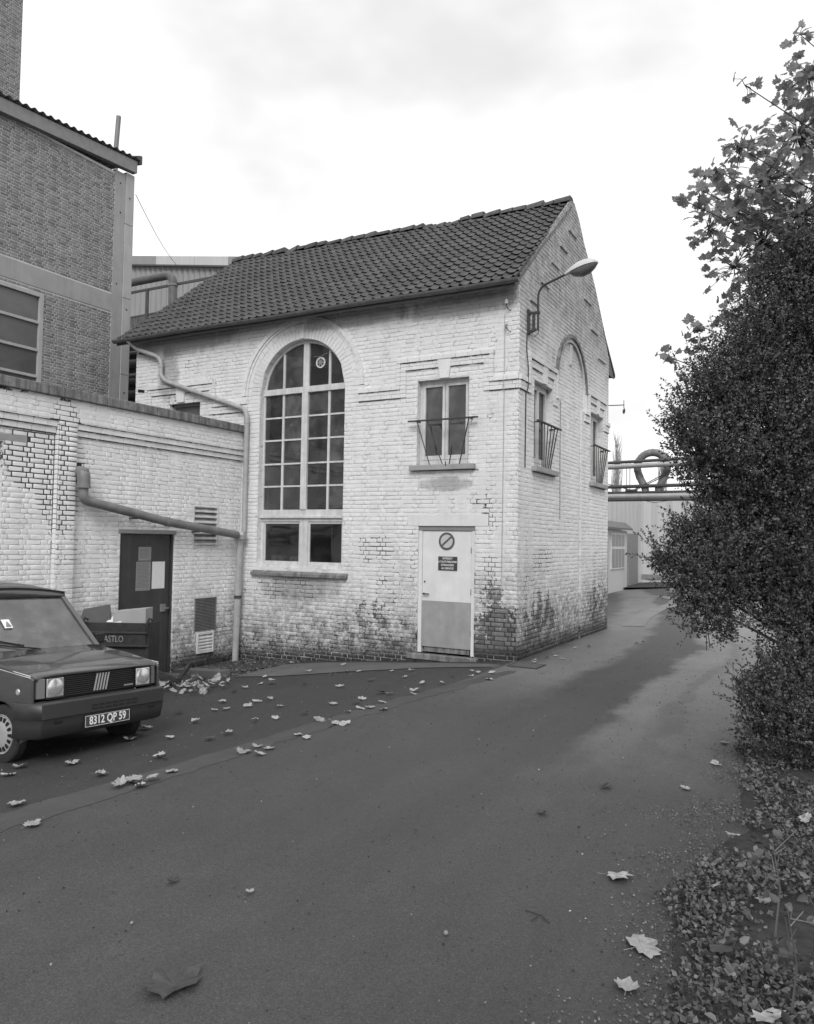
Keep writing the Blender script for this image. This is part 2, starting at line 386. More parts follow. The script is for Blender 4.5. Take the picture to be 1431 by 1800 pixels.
# asphalt
def asphalt(name, base, bright, tracks=False):
    b = NB(name); X, Y, Z = b.xyz()
    sp = b.vor(170, out=1); sep = b.n('ShaderNodeSeparateColor'); b.l(sp, sep.inputs[0])
    grit = b.mul(b.mr(sep.outputs[0], 0, 1, .74, 1.26, False), b.mr(b.noise(60, 5, .7), .3, .7, .93, 1.07, False))
    lite = b.mr(sep.outputs[1], .975, .99, 0, .55)
    big = b.noise(.45, 6, .6); mid = b.noise(2.6, 6, .65)
    strk = b.noise(1, 6, .65, v=b.vec(b.pos(), (1.7, .22, 1), rot=(0, 0, .05)))
    c = b.mul(b.mul(grit, base), b.mr(big, .3, .7, .88, 1.13, False))
    c = b.mul(c, b.mr(strk, .3, .7, .89, 1.12, False))
    c = b.mul(c, b.sub(1, b.mr(b.noise(1.1, 7, .75), .60, .72, 0, .22)))
    c = b.mul(c, b.mr(mid, .3, .7, .90, 1.10, False))
    c = b.add(c, b.mul(lite, bright))
    # fine cracks and tar streaks
    cr = b.vor(.9, v=b.vec(b.pos(), (1, 1, 1), (3, 1, 0)), feat='DISTANCE_TO_EDGE')
    crack = b.mul(b.mr(b.add(cr, b.mul(b.sub(b.noise(7, 5, .7), .5), .10)), .0, .006, 1, 0), b.mr(big, .50, .62))
    c = b.mul(c, b.sub(1, b.mul(crack, .0)))
    ro = b.mr(b.add(b.mul(mid, .5), b.mul(big, .5)), .38, .62, .62, .80)
    if tracks:
        # beyond the house corner: dry pale lane on the right, its glare put into the colour, damp dark band, duller left lane, all swinging left
        w = b.add(b.mul(b.sub(b.noise(.5, 6, .6), .5), 1.0), b.mul(b.sub(b.noise(3, 6, .7, v=b.vec(b.pos(), (1, .35, 1))), .5), .55))
        Xc = b.add(b.add(X, w), b.mul(b.m_('POWER', b.mx(b.sub(Y, 2), 0), 1.5), .045))
        along = b.mr(b.add(Y, b.mul(w, 3)), -5.5, -1.5)
        lane = b.mul(b.mr(Xc, 2.02, 2.30), along)
        band = b.mul(b.mul(b.mr(Xc, 1.05, 1.35), b.mr(Xc, 2.30, 2.02)), along)
        left = b.mul(b.mr(Xc, 1.35, 1.05), b.mul(b.mr(Xc, -.1, .4), b.mr(Y, -4, 1)))
        c = b.mul(c, b.add(b.add(1, b.mul(lane, 2.3)), b.sub(b.mul(left, 1.5), b.mul(band, .12))))
        rut = b.mul(b.mr(b.m_('ABSOLUTE', b.sub(Xc, 2.75)), .16, .05), along)
        c = b.mul(c, b.sub(1, b.mul(rut, .22)))
        side = b.mr(b.add(X, b.mul(b.sub(mid, .5), 1.2)), 2.5, 3.4, 1.0, .90)
        c = b.mul(c, side)
        ro = b.mn(ro, b.mr(Y, -8, 3, .80, .55))
    b.col(c); b.rough(ro); b.b.inputs['Specular IOR Level'].default_value = .35
    b.bump(b.add(b.mul(sep.outputs[2], .5), b.noise(220, 3, .7)), .55, .006)
    return b.m
M_road = asphalt("road_asphalt", .066, .07, True)
M_yard = asphalt("yard_asphalt", .046, .08)
b = NB("pale_gutter_concrete"); n1 = b.noise(.8, 6, .65); n2 = b.noise(5, 6, .7)
b.col(b.mul(b.mr(n1, .35, .65, .060, .078, False), b.mul(b.mr(n2, .3, .7, .86, 1.12, False), b.mr(b.noise(110, 4, .7), .3, .7, .85, 1.15, False)))); b.rough(.8); b.b.inputs['Specular IOR Level'].default_value = .35; b.bump(b.noise(150, 4, .7), .4, .006); M_strip = b.m
M_apron = simple("apron_concrete", .105, .85, .3, 2.2, .3, 90)
b = NB("damp_soil"); c = b.mul(b.mr(b.noise(14, 7, .75), .3, .7, .022, .085, False), b.mr(b.noise(1.2, 4, .6), .3, .7, .7, 1.2, False)); b.col(c); b.rough(.95)
b.bump(b.noise(30, 7, .8), 1.0, .03); M_soil = b.m
M_grass = simple("far_ground", .10, .95, .3, .3)

def leafmat(name, lo, hi, rough=.45, trans=.0, sc=3):
    b = NB(name); rn = b.rnd()
    c = b.mul(b.mr(rn, 0, 1, lo, hi, False), b.mr(b.noise(sc, 4, .6), .3, .7, .75, 1.3, False))
    c = b.mul(c, b.mr(b.noise(40, 3, .6), .3, .7, .9, 1.1, False))
    b.col(c); b.rough(rough)
    if trans:
        tl = b.n('ShaderNodeBsdfTranslucent'); b.l(b.mul(c, 1.0), tl.inputs[0])
        mxs = b.n('ShaderNodeMixShader'); mxs.inputs[0].default_value = trans
        b.l(b.b.outputs[0], mxs.inputs[1]); b.l(tl.outputs[0], mxs.inputs[2]); b.l(mxs.outputs[0], b.out.inputs[0])
    return b.m
M_shrub = leafmat("evergreen_leaf", .044, .095, .55, 0, 2.2)
M_plane = leafmat("plane_leaf", .20, .34, .5, .5)
M_dry = leafmat("dry_leaf", .23, .34, .7, 0, 20)
M_dryD = leafmat("dark_wet_leaf", .035, .06, .5, 0, 20)
M_weed = leafmat("ground_ivy_leaf", .04, .15, .5, .15)
M_litter = leafmat("leaf_crumbs", .04, .19, .8)

# ------------------------------------------------------------------ ground
def gz(x, y):
    return .085*max(min(x, 0), -7.0) + .012*max(min(y, 60)-6, 0)
def sheet(name, xs, ys, dz, mat, clip=None):
    m = MB(); m.grid(lambda x, y: (x, y, gz(x, y)+dz), xs, ys); return struct(m.build(name, mat))
def stripsheet(name, left, right, dz, mat):
    """left/right: polylines of (x,y) with equal counts"""
    m = MB(); n = 6
    rows = []
    for (a, b_) in zip(left, right):
        rows.append([(a[0]+(b_[0]-a[0])*t/n, a[1]+(b_[1]-a[1])*t/n) for t in range(n+1)])
    for r in rows:
        for x, y in r: m.v.append((x, y, gz(x, y)+dz))
    for i in range(len(rows)-1):
        for j in range(n):
            a = i*(n+1)+j; m.f.append((a, a+1, a+n+2, a+n+1))
    return struct(m.build(name, mat))
sheet("ground", [-900, -200, -60, -20, -7, 0, 20, 60, 200, 900], [-900, -200, -60, 0, 6, 20, 60, 200, 900], -.03, M_grass)
sheet("yard", [-14, -7, -5, -3, -1.5, 0, .25], [-30, -10, -6, -3, -1, 0, 3, 6, 9, 12], 0, M_yard)
sheet("road", [0, .8, 1.6, 2.4, 3.2, 3.8], [-30, -14, -10, -8, -6, -4, -2, 0, 2, 5.45], .004, M_road)
sheet("road_beyond", [-40, -20, -7, -3, 0, 1.5, 3.56, 9, 14], [5.45, 6, 8, 12, 16, 22, 30, 40], .004, M_road)
# concrete gutter strip along the left edge of the road
L_ = [(-.78, -14), (-.68, -8.6), (-.60, -7.6), (-.42, -6.31), (-.33, -5), (-.25, -3.9), (-.05, -2.6), (.12, -1.5), (.22, -.9)]
R_ = [(-.34, -14), (-.26, -8.6), (-.18, -7.6), (-.10, -6.31), (-.01, -5), (.07, -3.9), (.20, -2.6), (.30, -1.5), (.36, -.9)]
def densify(L, n=9, j=.02, sd=1):
    r_ = random.Random(sd); o = []
    for (a, b_) in zip(L[:-1], L[1:]):
        for i in range(n): o.append((a[0]+(b_[0]-a[0])*i/n+r_.gauss(0, j), a[1]+(b_[1]-a[1])*i/n))
    return o+[L[-1]]
stripsheet("road_edge", [(x-.07, y) for x, y in R_[:5]], [(0, y) for x, y in R_[:5]], .004, M_road)
stripsheet("gutter_strip", densify(L_, 9, .018, 1), densify(R_, 9, .018, 2), .0065, M_strip)
# pale apron at the foot of the front wall
A1 = [(-3.95, -.55), (-3.3, -.32), (-2.4, -.27), (-1.2, -.30), (-.3, -.36), (.25, -.50)]
A2 = [(-3.75, -2.0), (-3.0, -1.85), (-2.2, -1.35), (-1.2, -.85), (-.3, -.70), (.25, -.62)]
stripsheet("wall_apron", A1, A2, .009, M_apron)
# damp soil bed at the foot of the downpipe
stripsheet("soil_bed", [(-5.33, -1.7), (-5.33, -1.0), (-5.33, -.02)], [(-4.3, -1.85), (-3.95, -1.2), (-3.9, -.02)], .012, M_soil)
# planted verge right of the road, a hand's breadth above it
m = MB()
xs = [3.54, 3.60, 3.8, 4.1, 4.5, 5, 6, 8, 14]; ys = list(np.linspace(-16, 5.4, 260))
m.grid(lambda x, y: (x+.05*math.sin(y*2.1)+.03*math.sin(y*5.3), y, (-.03 if x < 3.57 else .020+.02*math.sin(x*3+y*2)+.01*math.sin(y*7)+.02*min(x-3.6, 2))), xs, ys)
struct(m.build("verge", M_soil, smooth=60))
# pale curved concrete edging at the bend beyond the house
cv = [(.15, 6.0), (-.10, 8.0), (-.2, 10.2), (-.05, 12.4), (-.25, 14.2), (-.9, 15.6), (-2.4, 16.6)]
cr = [(x+.45, y+.15) for x, y in cv]
stripsheet("bend_edging", cv, cr, .012, simple("edging_concrete", .20, .85, .2, 1.5))
stripsheet("far_pavement", [(-30, 21.5), (-10, 21.5), (0, 21.5), (14, 21.5)], [(-30, 40), (-10, 40), (0, 40), (14, 40)], .012, M_yard)

# ------------------------------------------------------------------ walls
BL, BS, BHt, MJ = .208, .098, .060, .010      # stretcher, header, height, joint
PITCH = BHt+MJ
def tf(face, plane):
    if face == 'F': return lambda u, w, v: (u, plane-w, v)
    return lambda u, w, v: (plane+w, u, v)
def unit_brick(seed, L):
    r = random.Random(seed); h = BHt; c = .008; d = .0030
    def j(a): return a+r.uniform(-.0015, .0015)
    v = []
    for w, ins in ((0, 0), (d*.4, 0), (d, c)):
        for sx, sz in ((-1, -1), (1, -1), (1, 1), (-1, 1)):
            v.append((sx*(L/2-ins)+r.uniform(-.002, .002), -(w+(r.uniform(-.0012, .0012) if w == d else 0)), sz*(h/2-ins)+r.uniform(-.0015, .0015)))
    f = []
    for k in (0, 4):
        for i in range(4):
            n = (i+1) % 4; f.append((k+i, k+n, k+4+n, k+4+i))
    f.append((8, 9, 10, 11))
    me = bpy.data.meshes.new('brick'); me.from_pydata(v, [], f); me.update(); return me
UB = {}
def ubs(mat):
    if mat.name not in UB:
        a = [unit_brick(i, BL) for i in range(5)]; c = [unit_brick(20+i, BS) for i in range(3)]
        for q in a+c: q.materials.append(mat)
        UB[mat.name] = (a, c)
    return UB[mat.name]
def wear(u, v): return .5+.28*math.sin(u*1.9+v*2.7)+.22*math.sin(u*4.3-v*5.1+1.3)+.15*math.sin(u*9.1+v*7.7)
def wav(u, v): return .0035*math.sin(u*1.1+v*1.7)+.002*math.sin(u*3.7+v*9)
def brick_wall(T, face, plane, u0, u1, v0, v1, mat, excl, lim=None, indiv=0, rough=None, seed=1, pitch=PITCH, name='brick', scale=1.0):
    """bricks proud of a mortar plane; the largest in view are single objects, the rest one part"""
    r = random.Random(seed); P = tf(face, plane); out = []
    L, Sx, h = BL*scale, BS*scale, BHt*scale; pt = pitch*scale
    n = int((v1-v0)/pt)
    for k in range(n):
        v = v0+(k+.5)*pt
        if v > v1: break
        ex = excl(v) if excl else []
        a0, a1 = (u0, u1) if lim is None else lim(v)
        u = a0-r.uniform(0, .02)-(0 if k % 2 else .16*scale); i = k
        while u < a1:
            ln = L if i % 2 == 0 else Sx; i += 1
            s, e = max(u, a0), min(u+ln, a1); u += ln+MJ
            segs = [(s, e)]
            for (p, q) in ex:
                ns = []
                for (s1, e1) in segs:
                    if q <= s1 or p >= e1: ns.append((s1, e1)); continue
                    if p-.004 > s1: ns.append((s1, p-.004))
                    if q+.004 < e1: ns.append((q+.004, e1))
                segs = ns
            for (s1, e1) in segs:
                if e1-s1 > .012: out.append((s1, e1, v, ln))
    rest = []
    cand = []
    for b_ in out:
        full = abs((b_[1]-b_[0])-b_[3]) < .002
        c = np.array(P((b_[0]+b_[1])/2, 0, b_[2])); d = np.linalg.norm(c-CP)
        (cand if full else rest).append((d/ (1.5 if b_[3] > .15*scale else 1), b_, c))
    cand.sort(key=lambda q: q[0]); rest += cand[indiv:]
    if indiv:
        A, C_ = ubs(mat)
        for d, b_, c in cand[:indiv]:
            me = r.choice(A if b_[3] > .15*scale else C_)
            o = link('brick', me, None, T); o.location = c+np.array([0, 0, wav(b_[0], b_[2])])
            rg_ = rough(b_[0], b_[2]) if rough else 0; k_ = .93 if rg_ >= .8 else 1
            o.scale = (scale*(.96 if k_ < 1 else 1), (max(.3, wear(b_[0], b_[2])) if mat is not M_brk else 1)*(1+2*rg_)+r.uniform(-.1, .3), scale*k_)
            o.rotation_euler = (r.gauss(0, .004), r.gauss(0, .004), (0 if face == 'F' else PI/2)+r.gauss(0, .006))
    V = []; F = []
    for d, b_, c in rest:
        s1, e1, v, ln = b_; sh = .006 if rough and rough(s1, v) >= .8 else 0; s1 += sh; e1 -= sh*.5; dd = max(.0012, (.0030*max(.25, wear(s1, v)) if mat is not M_brk else .003)*(1+2*(rough(s1, v) if rough else 0))+r.uniform(-.0005, .0012)); ch = .009 if dd < .004 else .006
        n0 = len(V); jv = r.gauss(0, .0012)+wav(s1, v)
        for w, ins in ((0, 0), (dd*.4, 0), (dd, ch)):
            for sx, sz in ((s1+ins, v-h/2+ins+sh*.5), (e1-ins, v-h/2+ins+sh*.5), (e1-ins, v+h/2-ins), (s1+ins, v+h/2-ins)):
                V.append(P(sx+r.uniform(-.0018, .0018), w+(r.uniform(-.001, .001) if w else 0), sz+jv+r.uniform(-.0015, .0015)))
        for q in (0, 4):
            for i in range(4):
                j = (i+1) % 4; F.append((n0+q+i, n0+q+j, n0+q+4+j, n0+q+4+i))
        F.append((n0+8, n0+9, n0+10, n0+11))
    if V: stuff(np_mesh('brickwork', np.array(V), np.array(F), mat, T))
    return out
def slab(face, plane, thick, cuts, ivals):
    """wall body: for each slice of u, ivals(ua,ub) gives [(lo_a,lo_b,hi_a,hi_b)]"""
    m = MB(); P = tf(face, plane)
    for a, b_ in zip(cuts[:-1], cuts[1:]):
        for (la, lb, ha, hb) in ivals(a, b_):
            m.prism([P(a, 0, la), P(b_, 0, lb), P(b_, 0, hb), P(a, 0, ha)], Vector(P(0, -thick, 0))-Vector(P(0, 0, 0)))
    return m
def lin(a, b_, n): return [a+(b_-a)*i/n for i in range(n+1)]

# ================================================================== the whitewashed house
H = thing("brick_house", "whitewashed brick house with tiled gable roof and one tall arched window", "house", (-4.1, 2.6, 0))
WX0, D = -8.33, 5.36
ARC = (-4.115, 4.43, .935)
TWx0, TWx1, TWz0 = -5.05, -3.18, 1.27
def arcz(x, c=ARC[0], z=ARC[1], r=ARC[2]): return z+math.sqrt(max(r*r-(x-c)**2, 0))
fh = [(-7.34, -6.54, 3.3, 4.43), (-1.755, -.835, 2.93, 4.40), (-1.70, -.70, -.02, 2.03)]
cuts = sorted(set([WX0, -.003]+[q for h in fh for q in h[:2]]+lin(TWx0, TWx1, 20)))
ZTOP = 5.86
def f_iv(a, b_):
    mid = (a+b_)/2
    if TWx0 < mid < TWx1: return [(-.8, -.8, TWz0, TWz0), (arcz(a), arcz(b_), ZTOP, ZTOP)]
    ho = sorted([(h[2], h[3]) for h in fh if h[0] < mid < h[1]])
    z = -.8; r_ = []
    for lo, hi in ho: r_.append((z, z, lo, lo)); z = hi
    r_.append((z, z, ZTOP, ZTOP)); return r_
slab('F', 0, .32, cuts, f_iv).build("wall", M_frontJ, H)
RO = 1.215
def f_ex(v):
    e = [(h[0], h[1]) for h in fh if h[2] < v < h[3]]
    if TWz0-.10 < v < 4.14: e.append((TWx0, TWx1))
    if 4.14 <= v < ARC[1]+RO:
        hw = math.sqrt(RO*RO-max(v-ARC[1], 0)**2); e.append((ARC[0]-hw, ARC[0]+hw))
    if v < -.05 : e.append((-1.70, -.70)) if v > -.12 else None
    # concrete patch lintel over the door
    if 2.03 < v < 2.22: e.append((-1.9, -.47))
    for x0, x1, z0, z1 in RIBX:
        if z0 < v < z1: e.append((x0, x1))
    return e
# moulded bands: (x0,x1,z0,z1,proud)
OUT, INN = .048, .024
RIB = []
def hood(xa, xb, zt, la, ra):
    """label mould from xa to xb round a window; arms run to la (left) and ra (right)"""
    RIB.extend([(xa, xb, zt, zt+.075, OUT), (xa, xa+.07, 4.28, zt, OUT), (xb-.07, xb, 4.28, zt, OUT),
                (la, xa+.0, 4.28, 4.355, OUT), (xb, ra, 4.28, 4.355, OUT),
                (xa+.07, xb-.07, zt-.125, zt, INN), (xa+.07, xa+.17, 4.145, zt-.125, INN), (xb-.17, xb-.07, 4.145, zt-.125, INN),
                (la, xa+.07, 4.145, 4.28, INN), (xb-.07, ra, 4.145, 4.28, INN)])
hood(-2.14, -.41, 4.715, ARC[0]+RO+.02, .0)
hood(-8.02, -6.13, 4.745, WX0, ARC[0]-RO-.02)
RIBX = [(a, b_, c, d) for a, b_, c, d, e in RIB]
brick_wall(H, 'F', 0, WX0, 0.0, -.70, 5.83, M_front, f_ex, indiv=170, seed=3,
           rough=lambda u, v: .9*max(0, 1-(v+.1)/1.2)+(.5 if u > -.6 and v < 2.6 else 0))
for x0, x1, z0, z1, pr in RIB:
    if x1-x0 > z1-z0 or z1-z0 < .1:      # courses of proud bricks
        n = max(1, round((z1-z0)/.07)); 
        x = x0
        mm = MB()
        for k in range(n):
            za = z0+(z1-z0)*k/n; zb = z0+(z1-z0)*(k+1)/n
            x = x0-.05*(k % 2)
            while x < x1-.001:
                e_ = min(x+.216, x1); s_ = max(x, x0)
                if e_-s_ > .02: mm.box(s_+.002, e_-.003, -(pr+random.uniform(-.002, .003)), .0, za+.001, zb-.003)
                x += .216
        mm.build("moulding", M_front, H, bevel=.003)
    else:
        mm = MB(); z = z0
        while z < z1-.001:
            e_ = min(z+.07, z1); mm.box(x0, x1, -(pr+random.uniform(-.002, .003)), 0, z+.002, e_-.003); z += .07
        mm.build("moulding", M_front, H, bevel=.003)
def trapez(x0, x1, x2, x3, z0, z1, p, face='F', pl=0):
    P = tf(face, pl); m = MB(); m.prism([P(x0, p, z0), P(x1, p, z0), P(x3, p, z1), P(x2, p, z1)], Vector(P(0, -p+.001, 0))-Vector(P(0, 0, 0))); return m
trapez(-1.34, -1.18, -1.385, -1.14, 4.405, 4.715, .038).build("keystone", M_front, H, bevel=.004)
trapez(-7.13, -6.95, -7.18, -6.91, 4.435, 4.745, .038).build("keystone", M_front, H, bevel=.004)
# arch: voussoirs on edge and two raised rings
def ring(face, plane, cu, cz, r0, r1, n, pr, gap, mat, name, a0=0, a1=PI, single=True):
    P = tf(face, plane); mm = MB()
    for i in range(n):
        t0 = a0+(a1-a0)*i/n+gap/r0/2; t1 = a0+(a1-a0)*(i+1)/n-gap/r0/2; p = pr+random.uniform(-.0015, .003)
        if single: mm = MB()
        mm.prism([P(cu+r*math.cos(t), p, cz+r*math.sin(t)) for r, t in ((r0, t0), (r1, t0), (r1, t1), (r0, t1))], Vector(P(0, -p+.001, 0))-Vector(P(0, 0, 0)))
        if single: mm.build(name, mat, H, bevel=0)
    if not single: mm.build(name, mat, H)
ring('F', 0, ARC[0], ARC[1], ARC[2]+.004, 1.12, 44, .007, .008, M_front, 'arch_brick')
ring('F', 0, ARC[0], ARC[1], 1.122, 1.212, 26, .010, .006, M_front, 'arch_moulding', single=False)
ring('F', 0, ARC[0], ARC[1], 1.216, 1.262, 30, .022, .004, M_front, 'arch_moulding', single=False)
ring('F', 0, ARC[0], ARC[1], 1.264, 1.335, 30, .045, .004, M_front, 'arch_moulding', single=False)
for sx in (-1, 1):
    mm = MB(); z = 4.145
    while z < 4.42:
        for r0, r1, p in ((.95, 1.12, .007), (1.122, 1.212, .010), (1.216, 1.262, .020), (1.264, 1.335, .030)):
            a, b_ = sorted((ARC[0]+sx*r0, ARC[0]+sx*r1)); mm.box(a, b_, -p, 0, z+.002, min(z+.07, 4.428)-.003)
        z += .07
    mm.build("arch_moulding", M_front, H)
mm = trapez(ARC[0]-.045, ARC[0]+.045, ARC[0]-.06, ARC[0]+.06, ARC[1]+.94, ARC[1]+1.21, .028); mm.build("keystone", M_front, H, bevel=.004)
MB().box(-1.895, -.475, -.008, 0, 2.03, 2.22).build("lintel", M_front, H, bevel=.004)

# ---- gable
PR = .03
def rake(y):
    pts = [(-.02, 5.80), (0, 5.95), (.95, 6.74), (2.45, 8.00), (2.62, 8.10), (2.80, 8.12), (3.11, 7.92), (3.44, 7.60), (3.67, 7.44), (4.26, 6.98), (5.03, 6.24), (5.36, 5.75), (5.5, 5.7)]
    for (a, b_), (c, d) in zip(pts[:-1], pts[1:]):
        if a <= y <= c: return b_+(d-b_)*(y-a)/(c-a)
    return 5.7
GC, GZ, GRi = 2.70, 4.66, .80
gh = [(.69, 1.61, 2.93, 4.41), (4.0, 4.92, 2.93, 4.41)]
gc = sorted(set([.003, D, .95, 2.45, 2.62, 2.8, 3.11, 3.44, 3.67, 4.26, 5.03]+[q for h in gh for q in h[:2]]))
def g_iv(a, b_):
    mid = (a+b_)/2; z = -.8; r_ = []
    for lo, hi in sorted([(h[2], h[3]) for h in gh if h[0] < mid < h[1]]): r_.append((z, z, lo, lo)); z = hi
    r_.append((z, z, rake(a)-.16, rake(b_)-.16)); return r_
slab('R', -PR, .30, gc, g_iv).build("wall", M_gabJ, H)
PL0, PL1 = 2.04, 3.36
gc2 = sorted(set(gc+lin(GC-GRi, GC+GRi, 16)+[PL0, PL1]))
def g_iv2(a, b_):
    mid = (a+b_)/2; r_ = []; z = -.8
    inp = PL0 < mid < PL1; ina = abs(mid-GC) < GRi
    if inp: z = None
    if ina:
        t = [GZ+math.sqrt(max(GRi**2-(q-GC)**2, 0)) for q in (a, b_)]
        if not inp: r_.append((-.8, -.8, GZ-.35, GZ-.35))
        r_.append((t[0], t[1], rake(a)-.001, rake(b_)-.001)); return r_
    if inp: return [(GZ, GZ, rake(a), rake(b_))]
    for lo, hi in sorted([(h[2], h[3]) for h in gh if h[0] < mid < h[1]]): r_.append((z, z, lo, lo)); z = hi
    r_.append((z, z, rake(a)-.001, rake(b_)-.001)); return r_
slab('R', 0, PR-.001, gc2, g_iv2).build("wall_facing", M_gabJ, H)
GR = []
def ghood(ya, yb, la, ra):
    zt = 4.70
    GR.extend([(ya, yb, zt, zt+.075, OUT), (ya, ya+.07, 4.28, zt, OUT), (yb-.07, yb, 4.28, zt, OUT), (la, ya, 4.28, 4.355, OUT), (yb, ra, 4.28, 4.355, OUT),
               (ya+.07, yb-.07, zt-.125, zt, INN), (ya+.07, ya+.17, 4.145, zt-.125, INN), (yb-.17, yb-.07, 4.145, zt-.125, INN), (la, ya+.07, 4.145, 4.28, INN), (yb-.07, ra, 4.145, 4.28, INN)])
ghood(.36, 1.80, 0.0, 1.88); ghood(3.75, 5.12, 3.52, D)
def shade_lines(T, face, plane, segs, mat):  # dark strips that paint the shade under each projecting course
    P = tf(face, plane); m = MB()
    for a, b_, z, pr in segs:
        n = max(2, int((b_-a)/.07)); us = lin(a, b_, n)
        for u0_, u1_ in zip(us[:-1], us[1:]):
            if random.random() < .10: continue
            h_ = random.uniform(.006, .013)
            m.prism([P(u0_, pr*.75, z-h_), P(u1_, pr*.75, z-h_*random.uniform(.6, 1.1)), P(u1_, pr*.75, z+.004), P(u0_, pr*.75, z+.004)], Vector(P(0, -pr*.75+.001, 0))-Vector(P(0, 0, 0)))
    stuff(m.build('underside_shade', mat, T))
M_undershade = simple("painted_underside_shade", .05, .95, .4, 30)
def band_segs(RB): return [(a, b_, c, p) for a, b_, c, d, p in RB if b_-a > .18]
shade_lines(H, 'F', 0, band_segs(RIB), M_undershade); shade_lines(H, 'R', 0, band_segs(GR), M_undershade)
slots = [(1.45, 1.89, 6.56), (1.92, 2.34, 7.01), (2.42, 2.87, 7.47), (.93, 1.34, 6.06), (.42, .80, 5.62), (3.42, 3.92, 6.50), (3.93, 4.45, 6.03), (4.48, 5.04, 5.57), (2.95, 3.4, 7.0)]
def g_ex(v):
    e = [(h[0], h[1]) for h in gh if h[2] < v < h[3]]
    if v < GZ: e.append((PL0, PL1))
    if GZ-.35 < v < GZ+.88:
        hw = math.sqrt(max(.88**2-max(v-GZ, 0)**2, 0)); e.append((GC-hw, GC+hw))
    for x0, x1, z0, z1, p in GR:
        if z0 < v < z1: e.append((x0, x1))
    return e
def g_lim(v):
    if v < 5.80: return (0, D)
    ya = min((y for y in np.linspace(0, 2.6, 120) if rake(y) > v+.03), default=2.6)
    yb = max((y for y in np.linspace(2.7, D, 120) if rake(y) > v+.03), default=2.7)
    return (ya, yb)
brick_wall(H, 'R', 0, 0, D, -.15, 8.10, M_gab, g_ex, lim=g_lim, indiv=110, seed=5, rough=lambda u, v: .9*max(0, 1-v/1.2)+.6*(v > 5))
def p_ex(v):
    if v < GZ: return []
    hw = math.sqrt(max(GRi**2-(v-GZ)**2, 0)); return [(0, GC-hw), (GC+hw, 9)]
brick_wall(H, 'R', -PR, PL0+.01, PL1-.01, -.15, GZ+GRi, M_gab, p_ex, indiv=20, seed=6,
           lim=lambda v: (PL0+.005, PL1-.005) if v < GZ-.35 else (GC-GRi+.005, GC+GRi-.005))
for x0, x1, z0, z1, pr in GR:
    mm = MB(); nz = max(1, round((z1-z0)/.07))
    for k in range(nz):
        za = z0+(z1-z0)*k/nz; zb = z0+(z1-z0)*(k+1)/nz; x = x0
        while x < x1-.001:
            e_ = min(x+.216, x1); mm.box(.0, pr+random.uniform(-.002, .003), x+.002, e_-.003, za+.001, zb-.003); x += .216
    mm.build("moulding", M_gab, H, bevel=.003)
for kc in (1.15, 4.46): trapez(kc-.08, kc+.08, kc-.12, kc+.12, 4.41, 4.70, .038, 'R').build("keystone", M_gab, H, bevel=.004)
ring('R', 0, GC, GZ, GRi+.002, .875, 26, .012, .005, M_gab, 'arch_moulding', single=False)
ring('R', 0, GC, GZ, .877, .945, 26, .045, .004, M_cop, 'arch_moulding', single=False)
mm = MB()
for sy in (-1, 1):
    for r0, r1, p in ((GRi+.002, .875, .012), (.877, .945, .030)):
        a, b_ = sorted((GC+sy*r0, GC+sy*r1)); mm.box(0, p, a, b_, GZ-.35, GZ)
mm.build("arch_moulding", M_gab, H)
MB().prism([(-.029, GC-.05, GZ+.40), (-.029, GC+.05, GZ+.40), (-.029, GC+.08, GZ+.78), (-.029, GC-.08, GZ+.78)], (.022, 0, 0)).build("keystone", M_gab, H, bevel=.003)
mm = MB()
for a, b_, z in slots:
    y = a
    while y < b_: mm.box(0, .032, y, min(y+.2, b_), z, z+.06); y += .208
mm.build("corbel", M_gab, H, bevel=.003)
# rear and left walls, floor, interior
MB().box(WX0, -.33, D-.30, D-.001, -.8, 5.7).build("wall", M_gabJ, H)
lw = MB(); lw.prism([(WX0, .322, -.8), (WX0, D-.302, -.8), (WX0, D-.302, 5.8), (WX0, 2.68, 8.05), (WX0, .322, 5.95)], (.3, 0, 0)); lw.build("wall", M_gabJ, H)
MB().box(WX0+.3, -.34, .322, D-.302, -.1, -.02).build("floor", M_dark, H)
MB().box(WX0+.3, -.34, 1.0, D-.302, 2.45, 2.66).build("upper_floor", M_int, H)
MB().box(-4.6, -3.72, 1.35, 1.42, 2.72, 4.0).build("partition", M_int, H)
MB().box(-3.0, -2.9, .33, D-.302, -.02, 5.8).build("partition", M_int, H)
MB().box(WX0+.3, -.34, 3.4, 3.5, -.02, 5.8).build("partition", M_int, H)
mm = MB()
for k in range(9): mm.bar((-5.4+k*.2, 1.5, 2.72), (-5.4+k*.2, 1.5, 3.55), .03)
mm.bar((-5.6, 1.5, 3.55), (-3.2, 1.5, 3.55), .05); mm.bar((-4.1, 1.48, 2.75), (-3.3, 1.48, 3.5), .06)
mm.build("railing", M_int, H)
